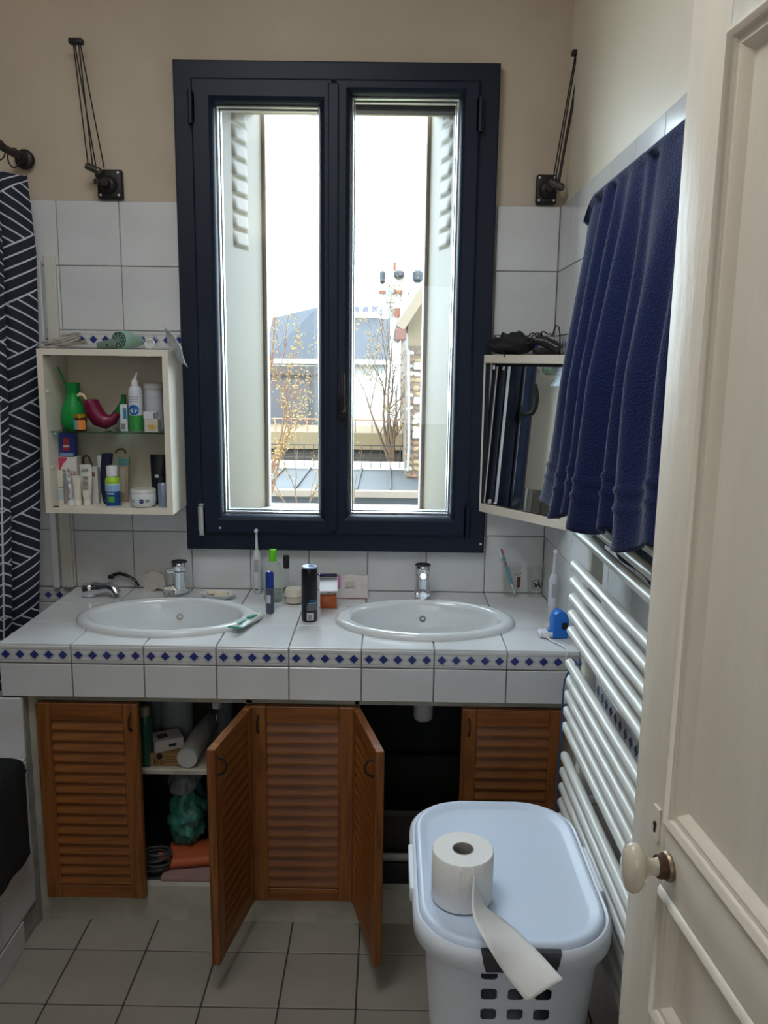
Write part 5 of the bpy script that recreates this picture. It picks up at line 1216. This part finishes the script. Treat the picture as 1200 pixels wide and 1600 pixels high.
# slate-roofed house
Y = 22
t = thing('slate_roof_house', 'white house with a steep blue slate roof beyond the garden', 'house', (P(Y, 520, 600).x, Y, GZ))
zE, zR = P(Y, 500, 562).z, P(Y, 489, 474).z
xl, xr, xk = P(Y, 425, 560).x, P(Y, 607, 540).x, P(Y, 489, 474).x
b = MB(); b.box(xl, xr, Y, Y+9, GZ, zE); obj('wall', b, M['facade'], t, world=True, smooth=None)
b = MB(); zl = P(Y, 428, 492).z; zr2 = P(Y, 548, 492).z; xr2 = P(Y, 610, 490).x
zE2 = P(Y, 560, 536).z
rings_ = []
for yy, f in ((Y-.25, 0), (Y+1.6, 1)):
    zz = lambda z: zE-.05 if f == 0 else z
    rings_.append([Vector((xl-.2, yy, zz(zl))), Vector((xk, yy, zz(zR))), Vector((P(Y, 500, 480).x, yy, zz(P(Y, 500, 481).z))), Vector((P(Y, 530, 493).x, yy, zz(zr2))), Vector((xr2, yy, zz(zr2)))])
lo = [v.copy() for v in rings_[0]]; 
for v in lo: v.z = zE-.02
lo2 = [v.copy() for v in rings_[1]]
b.rings([lo, lo2, [Vector((v.x, v.y+7, v.z)) for v in lo2], [Vector((v.x, v.y+7.5, zE-.02)) for v in lo]], False, False); obj('slate_roof', b, slate, t, world=True, smooth=None)
b = MB(); b.box(xl-.25, xr+.1, Y-.32, Y+.02, zE-.12, zE+.02); obj('gutter', b, M['facade'], t, world=True, smooth=None)
for (px0, py0, px1, py1) in ((486, 577, 500, 600), (486, 622, 500, 641)):
    a, c = P(Y, px0, py1), P(Y, px1, py0); b = MB(); b.box(a.x, c.x, Y-.04, Y+.02, a.z, c.z); f = obj('window', b, mat('grey_window_frame', (.25, .26, .24), .6), t, world=True, smooth=None)
    b = MB(); b.box(a.x+.03, (a.x+c.x)/2-.02, Y-.05, Y-.03, a.z+.03, c.z-.03); b.box((a.x+c.x)/2+.02, c.x-.03, Y-.05, Y-.03, a.z+.03, c.z-.03); obj('pane', b, wglass, f, smooth=None, world=True)
# roof lights on its right part
YR = Y+1.8
for px in (552, 566, 580):
    a, c = P(YR, px-.5, 490), P(YR, px+11, 477); b = MB(); b.box(a.x, c.x, YR-.1, YR+.1, a.z, c.z); f = obj('roof_light', b, M['facade'], t, world=True, smooth=None); b = MB(); b.box(a.x+.03, c.x-.03, YR-.13, YR-.1, a.z+.03, c.z-.05); obj('pane', b, mat('bright_roof_glass', (0.0324, 0.0351, 0.0756), .1), f, world=True, smooth=None)
a, c = P(YR, 545, 495), P(YR, 593, 488.5); b = MB(); b.box(a.x, c.x, YR-.2, YR+.3, a.z-.05, c.z, .02); obj('roof_kerb', b, M['facade'], t, world=True, smooth=None)
# grey wing
Y = 15
t = thing('grey_outbuilding', 'pale grey wing with a flat cap behind the budding tree', 'building', (P(Y, 450, 600).x, Y, GZ))
a, c = P(Y, 412, 790), P(Y, 481, 584); b = MB(); b.box(a.x-3, c.x, Y, Y+5, GZ, c.z); obj('wall', b, mat('lilac_grey_render', (0.0540, 0.0513, 0.0567), .9, var=.06, vscale=1), t, world=True, smooth=None)
a, c = P(Y, 412, 585), P(Y, 484, 572); b = MB(); b.box(a.x-3, c.x, Y-.1, Y+5.1, a.z, c.z); obj('roof_cap', b, gwall, t, world=True, smooth=None)
# tall apartment block in the distance
Y = 55
t = thing('apartment_block', 'tall white and red brick apartment block on the skyline', 'building', (P(Y, 625, 500).x, Y, GZ))
a, c = P(Y, 590, 560), P(Y, 672, 446); b = MB(); b.box(a.x, c.x+6, Y, Y+10, GZ, c.z); obj('wall', b, M['facade'], t, world=True, smooth=None)
a, c = P(Y, 591, 446), P(Y, 672, 421); b = MB(); b.rings([[Vector((a.x, Y, a.z)), Vector((c.x+6, Y, a.z)), Vector((c.x+6, Y+9, a.z)), Vector((a.x, Y+9, a.z))], [Vector((a.x+.3, Y+1.2, c.z)), Vector((c.x+5.7, Y+1.2, c.z)), Vector((c.x+5.7, Y+8, c.z)), Vector((a.x+.3, Y+8, c.z))]]); obj('mansard', b, mat('zinc_pale', (.55, .57, .60), .6), t, world=True, smooth=None)
for (x0, y0, x1, y1) in ((593, 422, 602, 443), (615, 422, 632, 434), (645, 422, 661, 440)):
    a, c = P(Y-.2, x0, y1), P(Y-.2, x1, y0); b = MB(); b.box(a.x, c.x, Y-.3, Y+1.5, a.z, c.z, .15); obj('dormer', b, slate, t, world=True, smooth=None)
for (x0, y0, x1, y1) in ((592, 454, 602, 459), (616, 454, 629, 459), (616, 482, 625, 496), (629, 451, 629.5, 452)):
    a, c = P(Y, x0, y1), P(Y, x1, y0); b = MB(); b.box(a.x, c.x, Y-.25, Y+.1, a.z, c.z); obj('brick_panel', b, brickm, t, world=True, smooth=None)
for (x0, y0, x1, y1) in ((603, 449, 608, 471), (610, 449, 615, 471), (594, 478, 599, 492), (609, 478, 614, 496), (637, 451, 640, 459), (643, 451, 646, 459), (604, 505, 608, 520), (638, 424, 641, 434), (643, 424, 646, 434)):
    a, c = P(Y, x0, y1), P(Y, x1, y0); b = MB(); b.box(a.x, c.x, Y-.15, Y+.1, a.z, c.z); f = obj('window', b, mat('grey_glazing', (.10, .11, .13), .3), t, world=True, smooth=None)
a, c = P(Y, 603, 473), P(Y, 616, 466); b = MB(); b.box(a.x, c.x, Y-.8, Y, a.z, c.z); obj('balcony', b, mat('blue_grey_iron', (.15, .17, .22), .5), t, world=True, smooth=None)
a, c = P(Y+3, 614, 420), P(Y+3, 619, 409); b = MB(); b.box(a.x, c.x, Y+3, Y+4, a.z-1, c.z); obj('chimney', b, brickm, t, world=True, smooth=None)
# house at the right with tiled verge
Y = 10
t = thing('neighbour_house', 'cream gabled house with stone lower wall and red roof edge, right of the garden', 'house', (P(Y, 650, 700).x+1, Y, GZ))
xw, xw2 = P(Y, 636, 600).x, P(Y, 636, 600).x+4
zb_w = P(Y, 650, 541).z; e0, e1 = P(Y, 622, 512), P(Y, 662, 450); sl = (e1.z-e0.z)/(e1.x-e0.x)
zt0 = e0.z+sl*(xw-e0.x)-.05
b = MB(); b.prism([(xw, zb_w), (xw2, zb_w), (xw2, zt0+sl*(xw2-xw)*.5), ((xw+xw2)/2, zt0+sl*(xw2-xw)/2), (xw, zt0)], Y, Y+8, 'Y'); obj('gable_wall', b, cren, t, world=True, smooth=None)
stonem = mat('rubble_stone', (0.0810, 0.0540, 0.0297), .95, col2=(.06, .04, .03), vscale=5, bump=.8, bscale=9)
b = MB(); b.box(xw+.0, xw2, Y-.02, Y+8, GZ, zb_w); st_w = obj('stone_wall', b, stonem, t, world=True, smooth=None)
rnd = random.Random(11); off = Vector(t.location)
stm = []
for k in range(4):
    q_ = MB(); q_.sphere((0, 0, 0), 1, 8, sc=(1, .4, .7))
    for v in q_.bm.verts: v.co *= 1+rnd.uniform(-.12, .12)
    me = bpy.data.meshes.new('stone'); q_.bm.to_mesh(me); q_.bm.free(); me.materials.append(mat('stone_%s' % ['ochre', 'brown', 'pale', 'rust'][k], [(.13, .085, .045), (.07, .048, .032), (.20, .17, .13), (.11, .055, .03)][k], .95)); stm.append(me)
z = -.72
while z < zb_w-.06:
    x = xw+.05
    while x < xw+.38:
        o = bpy.data.objects.new('stone', rnd.choice(stm)); COL.objects.link(o); o.parent = t; s_ = rnd.uniform(.045, .075)
        o.location = Vector((x, Y-.03, z+rnd.uniform(-.01, .01)))-off; o.scale = (s_, s_*.6, s_*.85); o.rotation_euler = (0, rnd.uniform(-.4, .4), 0); x += rnd.uniform(.09, .13)
    z += .105
e2 = Vector((xw+2.1, 0, e0.z+sl*(xw+2.1-e0.x)))
b = MB()
def verge(y0, y1, dn, up, m, nm):
    b = MB(); nrm = Vector((-sl, 0, 1)).normalized(); p0, p1 = Vector((e0.x, 0, e0.z)), e2
    q_ = [p0-nrm*dn, p1-nrm*dn, p1+nrm*up, p0+nrm*up]; b.prism([(v.x, v.z) for v in q_], y0, y1, 'Y'); return obj(nm, b, m, t, world=True, smooth=None)
verge(Y-.45, Y+8, .10, .04, mat('pale_verge_board', (0.0918, 0.0702, 0.0459), .8), 'verge_board')
for k in range(9):
    f0, f1 = .34+.07*k, .34+.07*(k+1)+.01; b = MB(); p0 = Vector((e0.x, 0, e0.z)).lerp(e2, f0); p1 = Vector((e0.x, 0, e0.z)).lerp(e2, f1); nrm = Vector((-sl, 0, 1)).normalized()
    b.prism([(v.x, v.z) for v in (p0+nrm*.04, p1+nrm*.05, p1+nrm*.12, p0+nrm*.10)], Y-.5, Y+8, 'Y'); obj('roof_tile', b, rtile, t, world=True, smooth=None)
b = MB(); b.tube([P(Y-.1, 621, 512), P(Y-.1, 624, 517), P(Y-.1, 634, 522), P(Y-.1, 635.5, 530), P(Y-.1, 635.5, 543), P(Y-.1, 638.5, 552), P(Y-.1, 639, 700), P(Y-.1, 637, 735)], .022, 8); obj('drainpipe', b, mat('grey_zinc_pipe', (.12, .12, .13), .5), t, world=True, smooth=60)
b = MB(); b.box(e0.x-.03, e0.x+.12, Y-.45, Y-.2, e0.z-.20, e0.z-.02, .02); obj('red_gutter_end', b, rtile, t, world=True)
for (x, y) in ((652, 572), (652, 626), (650, 680)):
    p = P(Y-.08, x, y); b = MB(); b.box(p.x-.05, p.x+.05, Y-.10, Y, p.z-.05, p.z+.05, .01); obj('white_render_patch', b, M['facade'], t, world=True)
# low terrace, white garage wall, railings, annex
Y = 13
t = thing('garden_terrace', 'cream terrace wall with an iron railing in the garden', 'terrace', (P(Y, 590, 720).x, Y, GZ))
a, c = P(Y, 425, 700), P(Y, 637, 681); c.x = xw-.03; b = MB(); b.box(a.x-2, c.x, Y, Y+1.8, GZ, c.z); obj('terrace_wall', b, mat('dim_terrace_render', (0.0270, 0.0216, 0.0173), .9), t, world=True, smooth=None)
b = MB(); b.box(a.x-2, c.x+.02, Y-.08, Y+1.8, a.z, c.z+.05); obj('terrace_slab', b, cren, t, world=True, smooth=None)
a, c = P(Y+.1, 425, 681), P(Y+.1, 640, 657); c.x = xw-.03
b = MB(); b.cyl((a.x, Y+.1, c.z), (c.x, Y+.1, c.z), .014, n=6); obj('handrail', b, mat('rusty_iron', (.20, .10, .06), .7), t, world=True)
for px in (430, 480, 530, 555, 581, 610, 620): p = P(Y+.1, px, 657); b = MB(); b.cyl((p.x, Y+.1, a.z), (p.x, Y+.1, c.z), .016, n=6); obj('baluster', b, MATS['rusty_iron'], t, world=True)
Y = 10.5
t = thing('garden_gate', 'low iron railing along the flat roof below the terrace', 'railing', (P(Y, 590, 730).x, Y, P(Y, 590, 733).z))
a, c = P(Y, 545, 731), P(Y, 640, 697); c.x = xw-.03
for z, nm in ((c.z, 'top_bar'), (a.z+.16, 'bottom_bar')): b = MB(); b.cyl((a.x-3, Y, z), (c.x, Y, z), .009, n=6); obj(nm, b, M['iron'], t, world=True)
for px in range(430, 635, 15): p = P(Y, px, 715); b = MB(); b.cyl((p.x, Y, a.z), (p.x, Y, c.z), .007, n=5); obj('baluster', b, M['iron'], t, world=True)
Y = 8.6
t = thing('annex_roof', 'flat grey roof of a low annex with a cream cornice below the window', 'roof', (P(Y, 560, 790).x, Y, GZ))
a, c = P(Y, 400, 765), P(Y, 665, 764); b = MB(); b.box(a.x-2, c.x+.3, Y, Y+2.4, a.z-.25, a.z); obj('flat_roof', b, mat('grey_zinc_sheet', (0.0216, 0.0216, 0.0233), .7, var=.25, vscale=2), t, world=True, smooth=None)
d0 = P(Y, 500, 792); b = MB(); b.box(a.x-2, c.x+.32, Y-.12, Y+.02, P(Y, 500, 775).z, a.z+.02, .01); obj('cornice', b, mat('pale_pink_cornice', (0.0918, 0.0702, 0.0540), .8), t, world=True)
b = MB(); b.box(a.x-2, c.x+.3, Y, Y+2.4, GZ, a.z-.25); obj('wall', b, cren, t, world=True, smooth=None)
for px in (425, 470, 515, 560, 610): p = P(Y+.8, px, 750); b = MB(); b.box(p.x-.012, p.x+.012, Y+.02, Y+2.38, a.z, a.z+.03); obj('standing_seam', b, MATS['grey_zinc_sheet'], t, world=True)
b = MB(); b.box(a.x-2, c.x+.3, Y+2.36, Y+2.5, a.z, a.z+.12); obj('rear_parapet', b, M['facade'], t, world=True, smooth=None)

# trees
barkm = mat('sunlit_bark', (0.0648, 0.0378, 0.0216), .9); budm = mat('yellow_buds', (0.1404, 0.0918, 0.0189), .8); twigm = mat('russet_twig', (0.0864, 0.0378, 0.0189), .9)
def tree(name, label, base, targets, seed, r0=.03, depth=4, bud=.02, nb=3, ln=.6, up=.5, bm_=None, spread=.6):
    rnd = random.Random(seed); t = thing(name, label, 'tree', tuple(base)); wood_ = MB(); bud_ = MB(); nbud = [0]
    def buds(p):
        s_ = bud*rnd.uniform(.5, 1.1); d1 = Vector((rnd.uniform(-1, 1), rnd.uniform(-1, 1), rnd.uniform(-1, 1))).normalized(); d2 = d1.orthogonal().normalized()
        vs = [bud_.bm.verts.new(p+d1*s_), bud_.bm.verts.new(p+d2*s_*.6), bud_.bm.verts.new(p-d1*s_), bud_.bm.verts.new(p-d2*s_*.6)]; bud_.face(vs); nbud[0] += 1
    def branch(p, d, L, r, k):
        pts = [p.copy()]; rs = [r]; n_ = 4; q_ = p.copy(); dd = d.copy()
        for i in range(n_):
            dd = (dd+Vector((rnd.uniform(-1, 1), rnd.uniform(-1, 1), rnd.uniform(-.6, 1)*up))*.20).normalized(); q_ = q_+dd*L/n_; pts.append(q_.copy()); rs.append(r*(1-.6*(i+1)/n_))
            if k <= 2:
                for _ in range(3 if k == 0 else 1): buds(q_+Vector([rnd.uniform(-.03, .03) for _ in range(3)]))
        wood_.tube(pts, rs, 4 if k < 3 else 6, False)
        if k > 0:
            for _ in range(nb):
                i = rnd.randint(1, n_); nd = (dd+Vector((rnd.uniform(-1, 1), rnd.uniform(-1, 1)*.7, rnd.uniform(-.4, 1)))*spread).normalized(); branch(pts[i], nd, L*rnd.uniform(.55, .8), rs[i]*.7, k-1)
    for tgt in targets:
        d = Vector(tgt)-Vector(base); branch(Vector(base)+d*0, d.normalized(), d.length, r0, depth) if len(targets) == 1 else branch(Vector(base)+d*.35, d.normalized(), d.length*.65, r0*.7, depth-1)
        if len(targets) > 1: wood_.cyl(base, Vector(base)+d*.35, r0, r0*.7, 6)
    obj('trunk_and_branches', wood_, bm_ or barkm, t, world=True, smooth=None, norm=False); obj('buds', bud_, budm, t, world=True, smooth=None, norm=False, kind='stuff')
Y = 7
tree('budding_tree', 'budding tree with yellow shoots in the left pane', P(Y, 400, 830), [P(Y, 425, 560), P(Y, 455, 600), P(Y, 440, 700), P(Y, 415, 520), P(Y, 470, 650)], 21, .028, 4, .016, 3, .6, .8, twigm, .55)
Y = 11.6
tree('bare_tree', 'bare branching tree in front of the slate roof, right pane', P(Y, 616, 740), [P(Y, 612, 600), P(Y, 590, 590), P(Y, 600, 540), P(Y, 575, 560), P(Y, 610, 640), P(Y, 570, 620)], 5, .035, 4, .020, 3, .6, .3, None, .8)
Y = 5
tree('garden_shrub', 'thin leafy shrub at the bottom of the left pane', P(Y, 465, 835), [P(Y, 430, 740), P(Y, 495, 740), P(Y, 462, 700)], 9, .010, 3, .014, 3, .6, .9, None, .6)
tree('sapling', 'few bare shoots at the bottom of the right pane', P(Y, 555, 835), [P(Y, 560, 760), P(Y, 552, 735)], 14, .006, 2, .008, 2, .4, .9, None, .3)
